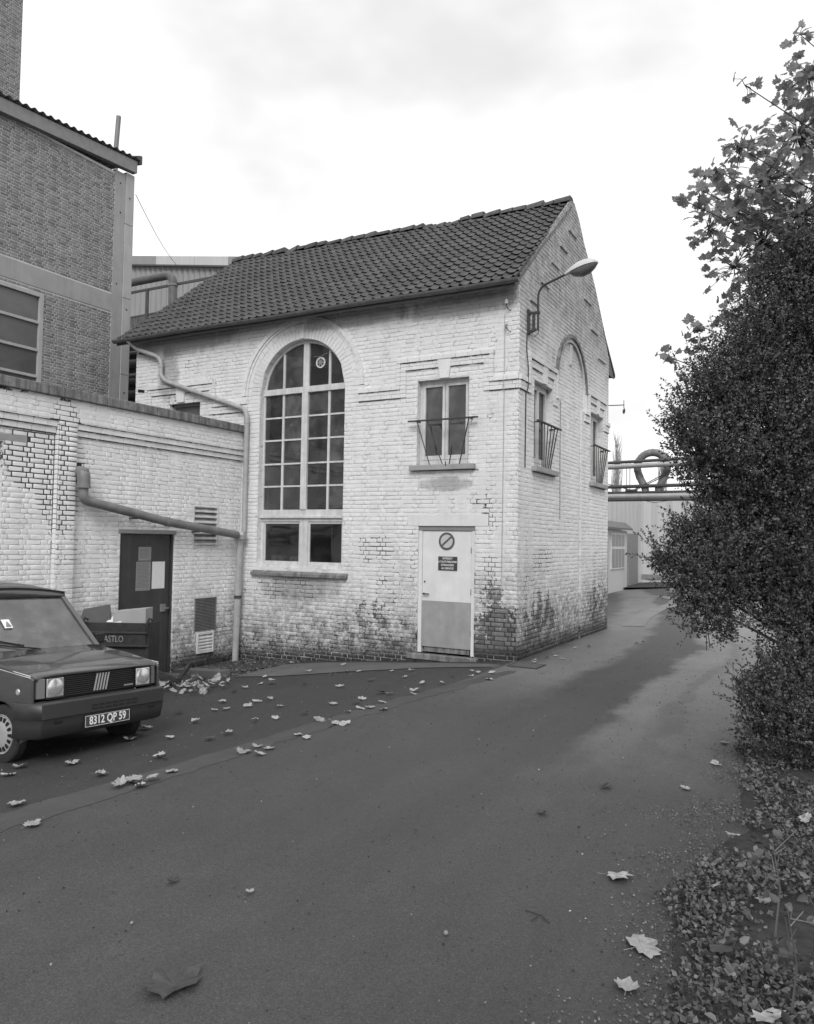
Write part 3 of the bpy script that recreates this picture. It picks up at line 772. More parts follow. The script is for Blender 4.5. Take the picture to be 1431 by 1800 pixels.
# ---- roof
def roofP(s, t, lift=0):
    """s: 0 right verge .. 1 left verge; t: 0 eave .. 1 ridge (front slope)"""
    x0 = .02+(-8.62-.02)*s; x1 = -.03+(-8.12+.03)*s
    x = x0+(x1-x0)*t; y = -.27+(2.66+.27)*t
    z = (5.755+.045*s)+((8.10+.21*s)-(5.755+.045*s))*t
    sag = -.025*math.sin(PI*s)*math.sin(PI*t)+.012*math.sin(s*23)*t
    return Vector((x, y, z+sag+lift))
NC, NR = 49, 17
def tile_geo(seed):
    r = random.Random(seed); xs = [0, .022, .06, .105, .140, .158, .176, .196, .208]; zs = [.014, .002, -.006, -.007, .001, .018, .028, .022, .006]
    v = []
    for y, dz in ((0, .004), (.14, -.004), (.275, -.026)):
        for x, z in zip(xs, zs): v.append((x-.1, y-.0+r.uniform(-.0015, .0015), z+dz+.018+r.uniform(-.001, .001)))
    n = len(xs); f = []
    for k in range(2):
        for i in range(n-1): f.append((k*n+i, k*n+i+1, (k+1)*n+i+1, (k+1)*n+i))
    b0 = len(v)
    for x, z in zip(xs, zs): v.append((x-.1, .006, z+.004+.018-.018))
    for i in range(n-1): f.append((b0+i, b0+i+1, i+1, i))
    f.append((n-1, b0+n-1, 2*n+n-1, n+n-1)) if False else None
    v += [(xs[-1]-.1, .27, -.01), (xs[0]-.1, .27, -.01)]
    f.append((n-1, b0+n-1, len(v)-2, 3*n-1)); f.append((b0, 0, 2*n, len(v)-1))
    return v, f
TG = [tile_geo(i) for i in range(4)]; TM = []
for v, f in TG:
    me = bpy.data.meshes.new('roof_tile'); me.from_pydata(v, [], f); me.update(); me.shade_smooth(); me.set_sharp_from_angle(angle=R(50)); me.materials.append(M_tile); TM.append(me)
tiles = []
for j in range(NR):
    for i in range(NC):
        s = (i+.5)/NC; t = j/NR
        p = roofP(s, t); pu = roofP(s, t+.02); pl = roofP(s-.005, t)
        Yv = (pu-p).normalized(); Xv = (pl-p); Xv = (Xv-Yv*Xv.dot(Yv)).normalized(); Zv = Xv.cross(Yv)
        rz = random.gauss(0, .012); Rm = Matrix((Xv, Yv, Zv)).transposed() @ Matrix.Rotation(rz, 3, 'Z') @ Matrix.Rotation(random.gauss(-.02, .008), 3, 'X')
        wv = (roofP(0, t)-roofP(1, t)).length/NC/.200
        p = p+Zv*random.uniform(0, .004)+Yv*random.gauss(0, .003)
        tiles.append((np.linalg.norm(np.array(p)-CP), p, Rm, wv, random.randrange(4)))
tiles.sort(key=lambda q: q[0])
for d, p, Rm, wv, k in tiles[:300]:
    o = link('roof_tile', TM[k], None, H); m4 = (Rm @ Matrix.Diagonal((wv, 1, 1))).to_4x4()
    m4.translation = p; o.matrix_basis = m4
mm = MB()
for d, p, Rm, wv, k in tiles[300:]:
    n0 = len(mm.v); A_ = Rm @ Matrix.Diagonal((wv, 1, 1)); mm.v += [tuple(A_ @ Vector(q)+p) for q in TG[k][0]]; mm.f += [tuple(n0+i for i in q) for q in TG[k][1]]
stuff(mm.build('tiling', M_tile, H, smooth=50))
mm = MB()   # roof deck and rear slope
mm.prism([roofP(0, 0, -.08), roofP(1, 0, -.08), roofP(1, 1, -.08), roofP(0, 1, -.08)], (0, 0, -.05))
q = [(-.03, 2.67, 8.12), (-8.1, 2.67, 8.32), (-8.6, 5.86, 5.55), (.02, 5.86, 5.50)]
mm.prism(q, (0, 0, -.06)); mm.build("roof_deck", M_steel, H)
mm = MB(); nt2 = 34
def rearP(s, t): 
    a = Vector(q[0]).lerp(Vector(q[1]), s); b_ = Vector(q[3]).lerp(Vector(q[2]), s); return a.lerp(b_, t)+Vector((0, 0, .012+.018*math.sin(s*NC*2*PI)))
mm.grid(rearP, lin(0, 1, NC*4), lin(0, 1, 6)); stuff(mm.build("rear_tiling", M_tile, H, smooth=60))
MB().prism([(.0, 5.37, 5.42), (.0, 5.86, 5.42), (.0, 5.86, 5.52), (.0, 5.37, 5.95)], (-.03, 0, 0)).build("verge_board", M_steel, H)
# ridge tiles: short clay caps bedded in mortar, some slipped or broken
x = -.02; k = 0
while x > -8.05:
    ln = random.choice([.26, .30, .33, .2]); s = -x/8.1; z = 8.145+.215*s; r_ = random.Random(k)
    if k in (8, 9): z -= .05
    if k == 10: ln = .18; z -= .045
    mm = MB(); n = 8; hh = .10+r_.uniform(-.022, .022); ww = .135+r_.uniform(-.01, .012); til = r_.gauss(.05, .06)
    for xx, sc in ((x, 1.0), (x-ln*.5, .98), (x-ln+.012, .93)):
        for i in range(n+1):
            a = PI*i/n; mm.v.append((xx+r_.uniform(-.004, .004), 2.665+ww*sc*math.cos(a), z-.07+(hh*1.05)*sc*min(1.0, math.sin(a)*1.25)+til*(xx-x)+r_.uniform(-.004, .004)))
    for a_ in range(2):
        for i in range(n): b0 = a_*(n+1)+i; mm.f.append((b0, b0+1, b0+n+2, b0+n+1))
    mm.f.append(tuple(range(n+1))); mm.f.append(tuple(2*(n+1)+i for i in reversed(range(n+1))))
    mm.build('ridge_tile', M_ridge, H, smooth=40); x -= ln+.008+(.045 if r_.random() < .35 else 0); k += 1
mm = MB()   # mortar bed under the ridge
xs_ = lin(-.03, -8.08, 60)
prev = None
for xx in xs_:
    s = -xx/8.1; z = 8.09+.215*s+random.uniform(-.012, .012); c = [(xx, 2.665-.165+random.uniform(-.01, .01), z-.13), (xx, 2.665-.125, z-.055), (xx, 2.665+.125, z-.055), (xx, 2.665+.165, z-.13)]
    n0 = len(mm.v); mm.v += c
    if prev is not None:
        for i in range(3): mm.f.append((prev+i, prev+i+1, n0+i+1, n0+i))
    prev = n0
mm.build("ridge_mortar", M_ridge, H, smooth=60)
mm = MB()   # mortar verge at the gable edge
for y0, y1 in zip(lin(.02, 2.55, 30)[:-1], lin(.02, 2.55, 30)[1:]):
    t = (y0+.27)/2.93; p0 = roofP(0, t); p1 = roofP(0, (y1+.27)/2.93)
    mm.prism([(-.06, y0, p0.z-.02), (.018, y0, p0.z-.03), (.014, y0, p0.z-.10), (-.06, y0, p0.z-.10)], (random.uniform(-.005, .006), y1-y0, p1.z-p0.z))
mm.build("verge_mortar", M_cop, H)
# gutter (half round) with joints and brackets
mm = MB(); n = 10
gx = lin(.10, -8.66, 24)
for a_, b_ in ((.062, 0), (.054, 1)):
    n0 = len(mm.v)
    for xx in gx:
        zz = 5.735+.045*(-xx/8.6)-.006*math.sin(-xx*1.7)
        for i in range(n+1):
            t = PI+PI*i/n; mm.v.append((xx, -.305+a_*math.cos(t), zz+a_*math.sin(t)))
    for i in range(len(gx)-1):
        for j in range(n): k0 = n0+i*(n+1)+j; mm.f.append((k0, k0+1, k0+n+2, k0+n+1))
mm.poly([(.10, -.305+.06*math.cos(PI+PI*i/n), 5.735+.06*math.sin(PI+PI*i/n)) for i in range(n+1)])
mm.poly([(-8.66, -.305+.06*math.cos(PI+PI*i/n), 5.78+.06*math.sin(PI+PI*i/n)) for i in range(n+1)])
GUT = mm.build("gutter", M_zincD, H, smooth=40)
for xx in (-.9, -1.9, -2.95, -4.0, -5.0, -6.1, -7.3, -8.3):
    m1 = MB(); zz = 5.735+.045*(-xx/8.6)
    for da in (0, .02): m1.v += [(xx+da, -.305+.070*math.cos(PI+PI*i/8), zz+.070*math.sin(PI+PI*i/8)) for i in range(9)]
    m1.f = [(i, i+1, i+10, i+9) for i in range(8)]; m1.build("gutter_bracket", M_zincD, GUT, smooth=40, solid=.004)
# ---- tall arched window
y1, y2 = .11, .17     # frame depth range
WN = MB()
def fr(m, x0, x1, z0, z1, ya=.11, yb=.17): m.box(x0, x1, ya, yb, z0, z1)
fr(WN, -5.05, -4.99, 1.27, 2.10); fr(WN, -3.24, -3.18, 1.27, 2.10); fr(WN, -5.05, -3.18, 1.27, 1.33, .09, .19)
fr(WN, -4.155, -3.985, 1.33, 2.10, .10, .18); fr(WN, -5.05, -3.18, 2.10, 2.16, .10, .18); fr(WN, -5.05, -3.18, 2.16, 2.20, .06, .18); fr(WN, -5.05, -3.18, 2.20, 2.315, .11, .17)
fr(WN, -5.05, -5.015, 2.315, 4.42); fr(WN, -3.215, -3.18, 2.315, 4.42); fr(WN, -4.165, -4.035, 2.315, 4.42, .09, .18)
fr(WN, -5.05, -3.18, 4.42, 4.455, .09, .18); fr(WN, -5.05, -3.18, 4.457, 4.53, .10, .17)
for k in range(24):       # arched head of the frame
    t0, t1 = PI*k/24, PI*(k+1)/24
    WN.prism([(ARC[0]+r*math.cos(t), .11, ARC[1]+.0+r*math.sin(t)) for r, t in ((.885, t0), (.935, t0), (.935, t1), (.885, t1))], (0, .06, 0))
fr(WN, -4.155, -4.035, 4.53, 5.33, .10, .17); 
WIN = WN.build("window", M_wood, H, bevel=.004)
rows = [(4.015, 4.41), (3.60, 3.985), (3.165, 3.57), (2.755, 3.135), (2.33, 2.725)]
colsx = [(-5.015, -4.625), (-4.575, -4.165), (-4.035, -3.615), (-3.565, -3.215)]
for i, (a, b_) in enumerate(colsx):
    for z0, z1 in rows: MB().box(a, b_, .139, .142, z0, z1).build("pane", M_glass, WIN)
for xx in (-4.60, -3.59):
    MB().box(xx-.022, xx+.022, .118, .165, 2.315, 4.42).build("glazing_bar", M_wood, WIN, bevel=.003)
    MB().box(xx-.022, xx+.022, .118, .165, 4.53, ARC[1]+math.sqrt(.89**2-(abs(xx-ARC[0])+.02)**2)).build("glazing_bar", M_wood, WIN, bevel=.003)
for z0, z1 in zip([r_[1] for r_ in rows[1:]], [r_[0] for r_ in rows[:-1]]):
    for a, b_ in ((-5.015, -4.624), (-4.576, -4.166), (-4.034, -3.614), (-3.566, -3.216)):
        MB().box(a, b_, .12+random.uniform(0, .003), .163, z0+.0, z1-.0).build("glazing_bar", M_wood, WIN)
for a, b_ in colsx:
    n = 8; xx = lin(max(a, ARC[0]-.884), min(b_, ARC[0]+.884), n)
    pts = [(xx[0], .14, 4.53), (xx[-1], .14, 4.53)]+[(x_, .14, max(4.531, ARC[1]+math.sqrt(max(.886**2-(x_-ARC[0])**2, 0)))) for x_ in reversed(xx)]
    m1 = MB(); m1.prism(pts, (0, .003, 0)); m1.build("pane", M_glass, WIN)
for a, b_ in ((-4.99, -4.155), (-3.985, -3.24)):
    m1 = MB(); m1.box(a, a+.035, .12, .16, 1.33, 2.10); m1.box(b_-.035, b_, .12, .16, 1.33, 2.10); m1.box(a+.035, b_-.035, .12, .16, 1.33, 1.385); m1.box(a+.035, b_-.035, .12, .16, 2.06, 2.10)
    m1.build("casement", M_wood, WIN, bevel=.003); MB().box(a+.035, b_-.035, .139, .142, 1.385, 2.06).build("pane", M_glass, WIN)
MB().box(-3.575, -3.56, .25, .262, 1.35, 2.06).build("curtain_rod", M_wood, WIN)
m1 = MB()
for k in range(20):
    t0, t1 = 2*PI*k/20, 2*PI*(k+1)/20
    m1.prism([(-3.80+r*math.cos(t), .128, 4.94+r*math.sin(t)) for r, t in ((.075, t0), (.10, t0), (.10, t1), (.075, t1))], (0, .02, 0))
VF = m1.build("extractor_fan", M_wood, WIN)
m1 = MB()
for k in range(6):
    t = 2*PI*k/6; m1.bar((-3.80, .133, 4.94), (-3.80+.076*math.cos(t), .136, 4.94+.076*math.sin(t)), .012, .03)
m1.lathe([(0, .032), (.012, .026)], (-3.80, .126, 4.94), (0, 1, 0), 12); m1.build("fan_blades", M_frameG, WIN)
m1 = MB(); m1.tube([(-3.95, .12, 5.055), (-3.80, .115, 5.045), (-3.66, .12, 5.09), (-3.55, .115, 5.10)], .004, 5); m1.build("cable", M_frameG, WIN)
MB().prism([(-5.13, -.075, 1.175), (-5.13, -.075, 1.12), (-5.13, .1, 1.12), (-5.13, .1, 1.262)], (2.08, 0, 0)).build("window_sill", M_cop, H, bevel=.006)
MB().box(-5.05, -3.18, .20, .45, 1.235, 1.372).build("inner_sill", M_int, H)
# ---- casement windows
def casement(face, pl, a, b_, z0, z1, glassmat):
    P = tf(face, pl); dv = lambda m, u0, u1, w0, w1, v0, v1: m.prism([P(u0, w1, v0), P(u1, w1, v0), P(u1, w1, v1), P(u0, w1, v1)], Vector(P(0, w0, 0))-Vector(P(0, w1, 0)))
    m1 = MB(); c = (a+b_)/2; t = .05
    dv(m1, a, a+t, -.18, -.11, z0, z1); dv(m1, b_-t, b_, -.18, -.11, z0, z1); dv(m1, a+t, b_-t, -.18, -.11, z1-t, z1); dv(m1, a+t, b_-t, -.18, -.10, z0, z0+.07)
    W_ = m1.build("window", M_wood, H, bevel=.003)
    for s0, s1 in ((a+t, c-.004), (c+.004, b_-t)):
        m1 = MB(); u = .048; zz0, zz1 = z0+.075, z1-t-.004
        dv(m1, s0, s0+u, -.165, -.098, zz0, zz1); dv(m1, s1-u, s1, -.165, -.098, zz0, zz1); dv(m1, s0+u, s1-u, -.165, -.098, zz1-u, zz1); dv(m1, s0+u, s1-u, -.165, -.098, zz0, zz0+.07)
        m1.build("sash", M_wood, W_, bevel=.003)
        m1 = MB(); dv(m1, s0+u, s1-u, -.135, -.131, zz0+.07, zz1-u); m1.build("pane", glassmat, W_)
    m1 = MB(); dv(m1, a-.10, b_+.13, -.10, .085, z0-.105, z0-.02); m1.build("window_sill", M_conc, H, bevel=.008)
casement('F', 0, -1.755, -.835, 3.03, 4.40, M_glass)
casement('R', 0, .69, 1.61, 3.03, 4.41, M_glass); casement('R', 0, 4.0, 4.92, 3.03, 4.41, M_glass)
def guard(face, a, b_, bars, P_):
    P = tf(face, 0); m1 = MB(); m1.bar(P(a, .11, 3.725), P(b_, .11, 3.725), .045, .022); 
    for e in (a+.14, b_-.14): m1.bar(P(e, -.05, 3.722), P(e, .10, 3.722), .018)
    Gd = m1.build("balcony_rail", M_iron, H)
    for t, bt, hgt in bars:
        m1 = MB(); m1.bar(P(t, .11, hgt), P(bt, .045, 2.915), .014, .014); m1.build("rail_bar", M_iron, Gd)
    m1 = MB(); m1.tube([P(a+.05, .02, 2.922), P(b_-.02, .02, 2.918)], .006, 6); m1.build("rail_foot", M_iron, Gd)
guard('F', -1.86, -.63, [(-1.70, -1.46, 3.72), (-1.51, -1.225, 3.72), (-1.06, -1.16, 3.30), (-.78, -.985, 3.72), (-1.18, -1.20, 3.05)], 0)
for o_, a in ((0, .555), (1, 3.87)):
    c = a+.59; guard('R', a, a+1.18, [(c-.42, c-.17, 3.72), (c-.27, c-.09, 3.72), (c-.09, c-.03, 3.72), (c+.09, c+.03, 3.72), (c+.27, c+.09, 3.72), (c+.42, c+.17, 3.72)], 0)
# small shuttered window at far left of the front
m1 = MB(); m1.box(-7.34, -6.54, .10, .16, 4.37, 4.43); m1.box(-7.34, -7.29, .10, .16, 3.3, 4.37); W3 = m1.build("window", M_frameG, H)
MB().box(-7.29, -6.54, .13, .14, 3.3, 4.37).build("pane", M_frost, W3)
for (a, b_, z) in ((-8.25, -7.95, 4.72), (-8.25, -7.95, 5.50)):
    MB().prism([(a, -.012, z+.02), (b_, -.012, z-.02), (b_, -.012, z+.03), (a, -.012, z+.08)], (0, .010, 0)).build("wall_tie", M_blk, H)
# ---- white door with its signs
m1 = MB(); m1.box(-1.70, -1.635, .02, .12, .0, 1.955); m1.box(-.765, -.70, .02, .12, .0, 1.955)
DF = m1.build("door_frame", M_doorW, H, bevel=.003)
m1 = MB(); m1.box(-1.70, -.70, .015, .12, 1.957, 2.028); m1.build("frame_head", M_frameG, DF)
for z_ in (.35, 1.0, 1.65): MB().tube([(-.768, .022, z_-.045), (-.768, .022, z_+.045)], .009, 8).build("hinge", M_frameG, DF)
DR = MB().box(-1.630, -.770, .030, .07, .828, 1.948).build("door", M_doorW, H, bevel=.003)
MB().box(-1.630, -.770, .026, .07, .10, .825).build("door_panel", M_doorG, DR, bevel=.003)
MB().box(-1.60, -.80, .05, .09, .015, .098).build("threshold_board", M_cop, DF)
m1 = MB(); m1.box(-1.60, -1.585, .0, .03, .925, .955); m1.box(-1.60, -1.49, -.02, -.005, .93, .948); m1.lathe([(0, .014), (.012, .012)], (-1.585, .018, 1.135), (0, 1, 0), 12); m1.build("door_handle", M_iron, DR)
# step
stp = MB().box(-1.85, -.62, -.10, .02, -.10, -.012).build("door_step", M_cop, H, bevel=.01)
for k in range(7): MB().box(-1.84+k*.175, -1.84+k*.175+.16, -.108, -.05, -.19, -.112).build("brick", M_front, H, bevel=.006)
sg = thing("prohibition_sign", "round no-entry sign with a diagonal bar at the top of the white door", "sign", (-1.2, .02, 1.79))
m1 = MB(); m1.lathe([(0, .128), (.006, .128)], (-1.20, .023, 1.79), (0, 1, 0), 40); m1.build("sign_face", M_signL, sg)
m1 = MB()
for k in range(40):
    t0, t1 = 2*PI*k/40, 2*PI*(k+1)/40
    m1.prism([(-1.20+r*math.cos(t), .0185, 1.79+r*math.sin(t)) for r, t in ((.108, t0), (.139, t0), (.139, t1), (.108, t1))], (0, .004, 0))
m1.build("sign_ring", M_signG, sg)
m1 = MB(); m1.bar((-1.20-.108*.76, .0205, 1.79-.108*.66), (-1.20+.108*.76, .0205, 1.79+.108*.66), .004, .028); m1.v = [(x_, y_, z_) for x_, y_, z_ in m1.v]
m1 = MB(); dx, dz = .76, .66; w_ = .014
c0 = (-1.20-.108*dx, 1.79-.108*dz); c1 = (-1.20+.108*dx, 1.79+.108*dz)
m1.prism([(c0[0]+w_*dz, .019, c0[1]-w_*dx), (c1[0]+w_*dz, .019, c1[1]-w_*dx), (c1[0]-w_*dz, .019, c1[1]+w_*dx), (c0[0]-w_*dz, .019, c0[1]+w_*dx)], (0, .0035, 0)); m1.build("sign_bar", M_signG, sg)
def text_obj(body, size, mat, parent, mw, name="lettering", sx=1.0, ext=.0008, space=1.0, bold=0):
    c = bpy.data.curves.new('t', 'FONT'); c.body = body; c.size = size; c.align_x = 'CENTER'; c.align_y = 'CENTER'; c.extrude = ext; c.space_character = space; c.offset = bold; c.resolution_u = 3
    t = bpy.data.objects.new('t', c); COL.objects.link(t); dg = bpy.context.evaluated_depsgraph_get(); dg.update()
    me = bpy.data.meshes.new_from_object(t.evaluated_get(dg)); bpy.data.objects.remove(t)
    me.transform(mw @ Matrix.Diagonal((sx, 1, 1, 1))); me.materials.clear(); return link(name, me, mat, parent)
s2 = thing("warning_plate", "small dark plate lettered INTERDIT A TOUTE PERSONNE ETRANGERE AU SERVICE on the white door", "sign", (-1.18, .02, 1.43))
MB().box(-1.345, -1.01, .018, .029, 1.325, 1.545).build("plate", M_signD, s2, bevel=.003)
RF = lambda x, y, z: Matrix.Translation((x, y, z)) @ Matrix.Rotation(PI/2, 4, 'X')
for i, (tx, sx) in enumerate((("INTERDIT", .95), ("A TOUTE PERSONNE", .80), ("ETRANGERE", .95), ("AU SERVICE", .95))):
    text_obj(tx, .043, M_white, s2, RF(-1.178, .0165, 1.513-i*.052), sx=sx, bold=.0006)
# ---- rainwater pipes on the house
dp = thing("downpipe", "downpipe slanting from the house gutter's left end down beside the tall arched window", "downpipe", (-5.30, -.15, -.45))
def rounded(path, r=.09, n=5):
    P = [Vector(p) for p in path]; o = [P[0]]
    for a, b_, c in zip(P[:-2], P[1:-1], P[2:]):
        d0 = (a-b_); d1 = (c-b_); q = min(r, d0.length*.45, d1.length*.45); p0 = b_+d0.normalized()*q; p2 = b_+d1.normalized()*q
        for i in range(n+1):
            t = i/n; o.append(p0*(1-t)**2+b_*2*t*(1-t)+p2*t*t)
    o.append(P[-1]); return o
up_ = rounded([(-8.26, -.30, 5.74), (-8.20, -.13, 5.60), (-7.62, -.085, 5.39), (-7.525, -.085, 5.25), (-7.535, -.085, 5.0), (-7.40, -.085, 4.88), (-6.607, -.085, 4.608), (-5.36, -.085, 4.185), (-5.285, -.085, 4.06), (-5.29, -.085, 1.9)], .10)
MB().tube(up_, .045, 12).build("pipe", M_pipe, dp, smooth=50)
for p0, p1 in (((-7.528, -.085, 5.20), (-7.529, -.085, 5.16)), ((-6.62, -.085, 4.612), (-6.66, -.085, 4.626)), ((-5.286, -.085, 3.96), (-5.286, -.085, 3.90)), ((-5.288, -.085, 2.86), (-5.288, -.085, 2.82)), ((-5.7, -.085, 4.30), (-5.74, -.085, 4.313))):
    MB().tube([p0, p1], .051, 12).build("pipe_collar", M_pipe, dp, smooth=50)
m1 = MB(); m1.lathe([(0, .05), (.05, .058), (.13, .085), (.15, .11), (.20, .115), (.215, .12), (.23, .12)], (-5.305, -.17, 1.62), n=14); m1.build("hopper", M_pipe, dp, smooth=35)
MB().tube([(-5.305, -.17, 1.64), (-5.31, -.17, 1.2), (-5.33, -.17, .5), (-5.35, -.17, -.46)], .060, 12).build("pipe", M_pipe, dp, smooth=50)
for z in (.73, .70): MB().tube([(-5.32, -.17, z+.012), (-5.32, -.17, z-.008)], .072, 12).build("pipe_bracket", M_iron, dp, smooth=50)
ap = thing("annex_rainwater_pipe", "fat grey pipe sloping above the dark door to the hopper", "pipe", (-5.28, -3.6, 2.5))
pp = rounded([(-5.268, -3.585, 2.74), (-5.268, -3.585, 2.30), (-5.265, -3.30, 2.25), (-5.265, -2.0, 2.035), (-5.265, -.30, 1.845)], .10, 8)
MB().tube(pp, [.070]*len(pp), 14).build("pipe", M_zinc, ap, smooth=50)
MB().tube(rounded([(-5.44, -3.585, 2.70), (-5.27, -3.585, 2.70), (-5.268, -3.585, 2.50)], .09), .092, 14).build("pipe_socket", M_zinc, ap, smooth=50)
MB().tube([(-5.268, -3.585, 2.50), (-5.268, -3.585, 2.47)], .10, 14).build("pipe_collar", M_zinc, ap, smooth=50)
MB().tube([(-5.265, -2.0, 2.035), (-5.265, -1.93, 2.027)], .078, 14).build("pipe_collar", M_zinc, ap, smooth=50)
for y, z in ((-2.6, 2.14), (-1.25, 1.955)): MB().box(-5.45, -5.27, y, y+.02, z-.085, z-.06).build("pipe_bracket", M_iron, ap)
# ---- street lamp on the gable
lp = thing("street_lamp", "street lamp on a curved bracket arm fixed high on the gable corner", "lamp", (0.02, .35, 5.1))
m1 = MB(); m1.box(.0, .03, .31, .39, 5.05, 5.44); m1.bar((.02, .35, 5.385), (.20, .35, 5.375), .05, .035); m1.bar((.02, .35, 5.08), (.14, .35, 5.12), .05, .035); m1.bar((.10, .35, 5.12), (.10, .35, 5.37), .04)
m1.build("bracket", M_iron, lp)
arm = rounded([(.172, .35, 5.10), (.170, .35, 5.68), (.235, .35, 5.79), (.64, .35, 5.925)], .14, 8)
MB().tube(arm, .019, 8).build("lamp_arm", M_iron, lp, smooth=50)
# head: long flattened pod with a glass bowl below
hd = MB(); A0 = Vector((.60, .35, 5.905)); ax = Vector((.50, 0, .115)).normalized(); upn = Vector((-ax.z, 0, ax.x)); ns = 12
prof = [(0, .03, .03), (.05, .05, .055), (.12, .085, .085), (.22, .11, .115), (.34, .118, .120), (.43, .10, .10), (.49, .065, .06), (.52, .02, .02)]
for d_, w_, h_ in prof:
    c = A0+ax*d_
    for i in range(ns):
        a = 2*PI*i/ns; zz = math.sin(a); k = h_ if zz > 0 else .012
        hd.v.append(tuple(c+Vector((0, w_*math.cos(a), 0))+upn*(k*zz)))
for i in range(len(prof)-1):
    for j in range(ns): a, b_ = i*ns+j, i*ns+(j+1) % ns; hd.f.append((a, b_, b_+ns, a+ns))
hd.f.append(tuple(reversed(range(ns)))); hd.f.append(tuple((len(prof)-1)*ns+j for j in range(ns)))
hd.build("lamp_housing", simple("lamp_enamel", .55, .4, .08, 8), lp, smooth=60)
bo = MB()
prof2 = [(.08, .05, .01), (.13, .085, .07), (.24, .105, .115), (.36, .105, .11), (.45, .08, .06), (.50, .04, .01)]
for d_, w_, h_ in prof2:
    c = A0+ax*d_-upn*.010
    for i in range(9):
        a = PI+PI*i/8; bo.v.append(tuple(c+Vector((0, w_*math.cos(a), 0))+upn*(h_*math.sin(a))))
for i in range(len(prof2)-1):
    for j in range(8): a = i*9+j; bo.f.append((a, a+1, a+10, a+9))
bo.build("lamp_bowl", simple("lamp_bowl_glass", .13, .25, .15, 9), lp, smooth=60)
MB().tube([(.02, .36, 5.06), (.10, .36, 5.0), (.17, .37, 5.05), (.172, .355, 5.12)], .006, 5).build("cable", M_iron, lp)
cb = MB().tube([(.012, .30, 5.06), (.012, .29, 4.8), (.045, .285, 4.5), (.045, .28, 4.2), (.012, .275, 4.1), (.012, .27, 3.4), (.012, .265, 2.95)], .009, 6).build("lamp_cable", M_iron)
tag(cb, "black cable running down the gable corner from the lamp bracket", "cable")
cb = MB().tube([(.010, 2.02, 4.3), (.010, 2.02, 3.2), (.010, 2.04, 2.2)], .006, 5).build("wall_cable", M_frameG); tag(cb, "thin grey cable down the left edge of the blind arch panel", "cable")
cb = MB().tube([(-.235, -.018, 5.3), (-.235, -.018, 4.4), (-.235, -.045, 4.32), (-.235, -.04, 4.2), (-.235, -.016, 4.1), (-.24, -.016, 2.5), (-.245, -.016, 1.0)], .006, 5).build("wall_cable", M_pipe); tag(cb, "thin pale cable down the front wall beside its right corner", "cable")
for i, z in enumerate((5.45, 5.12)):
    t_ = thing("wall_insulator", "upper porcelain insulator on an iron hook near the front right corner" if i == 0 else "lower porcelain insulator on an iron hook near the front right corner", "insulator", (-.185, -.03, z), "porcelain insulators on the front wall")
    m1 = MB(); m1.lathe([(0, .022), (.02, .03), (.03, .018), (.045, .03), (.065, .018), (.075, .01)], (-.19, -.075, z), n=12); m1.build("porcelain_cup", M_por, t_, smooth=50)
    MB().tube([(-.14, .0, z-.09), (-.165, -.04, z-.09), (-.19, -.075, z-.04), (-.19, -.075, z)], .006, 6).build("iron_hook", M_iron, t_)
t_ = thing("rear_insulator_bracket", "iron bracket with hanging insulator behind the gable's far corner", "bracket", (.0, 5.4, 4.6))
m1 = MB(); m1.bar((-.05, 5.42, 4.76), (.28, 5.6, 4.78), .018); m1.bar((.27, 5.6, 4.70), (.27, 5.6, 4.88), .012); m1.tube([(.27, 5.6, 4.74), (.30, 5.6, 4.66), (.27, 5.6, 4.58), (.24, 5.6, 4.64)], .006, 5); m1.build("iron_arm", M_iron, t_)
m1 = MB(); m1.lathe([(0, .02), (.03, .028), (.04, .016), (.07, .028), (.09, .01)], (.27, 5.6, 4.6), n=10); m1.build("porcelain_cup", M_steel, t_)
# cups on the sill
for i, (x_, r_, h_) in enumerate(((-4.87, .065, .11), (-4.71, .065, .105), (-4.46, .055, .09), (-4.36, .05, .085))):
    c = MB().lathe([(0, r_*.85), (.01, r_), (h_*.9, r_), (h_, r_*.93), (h_, r_*.8), (h_*.9, r_*.75)], (x_, .30, 1.373), n=16).build("white_pot", M_por, smooth=40)
    tag(c, ["leftmost white pot behind the lower left pane of the tall window", "white pot second from the left behind the lower left pane", "white pot third from the left behind the lower left pane", "small white pot nearest the mullion behind the lower left pane"][i], "pot", "white pots on the window sill")

# ================================================================== annex
A = thing("brick_annex", "low flat-topped whitewashed brick annex with coping, pilaster and dark door, left of the house", "annex", (-7, -4, -.4))
AX, PX = -5.355, -5.445          # proud plane, recessed panel plane
ah = [(-2.75, -1.63, -.9, 1.83), (-1.22, -.61, 1.62, 2.33), (-1.12, -.62, .15, .72), (-5.75, -4.72, -.9, 3.02)]
ac = sorted(set([-12, -3.94, -3.64, 0-.0]+[q for h in ah for q in h[:2]]+[-9.5, -8.6]))
def a_iv(a, b_):
    mid = (a+b_)/2; z = -1.0; r_ = []
    for lo, hi in sorted([(h[2], h[3]) for h in ah if h[0] < mid < h[1]]):
        if lo > z: r_.append((z, z, lo, lo))
        z = hi
    r_.append((z, z, 3.73, 3.73)); return r_
slab('R', PX, .3, ac, a_iv).build("wall", M_annJ, A)
def a_ex(v): return [(h[0], h[1]) for h in ah if h[2] < v < h[3]]+[(-3.95, -3.63)]+([(-12, -5.9)] if False else [])+([(-5.9, -4.35)] if 3.02 < v < 3.13 else [])
brick_wall(A, 'R', PX, -8, 0, -.8, 3.26, M_ann, a_ex, indiv=150, seed=9, rough=lambda u, v: .9 if u < -3.9 and 2.2 < v < 3.2 else .1)
MB().box(PX, AX-.006, -12, -.0, 3.405, 3.73).build("wall_head", M_annJ, A)
brick_wall(A, 'R', AX-.006, -8, 0, 3.41, 3.73, M_ann, None, indiv=60, seed=10)
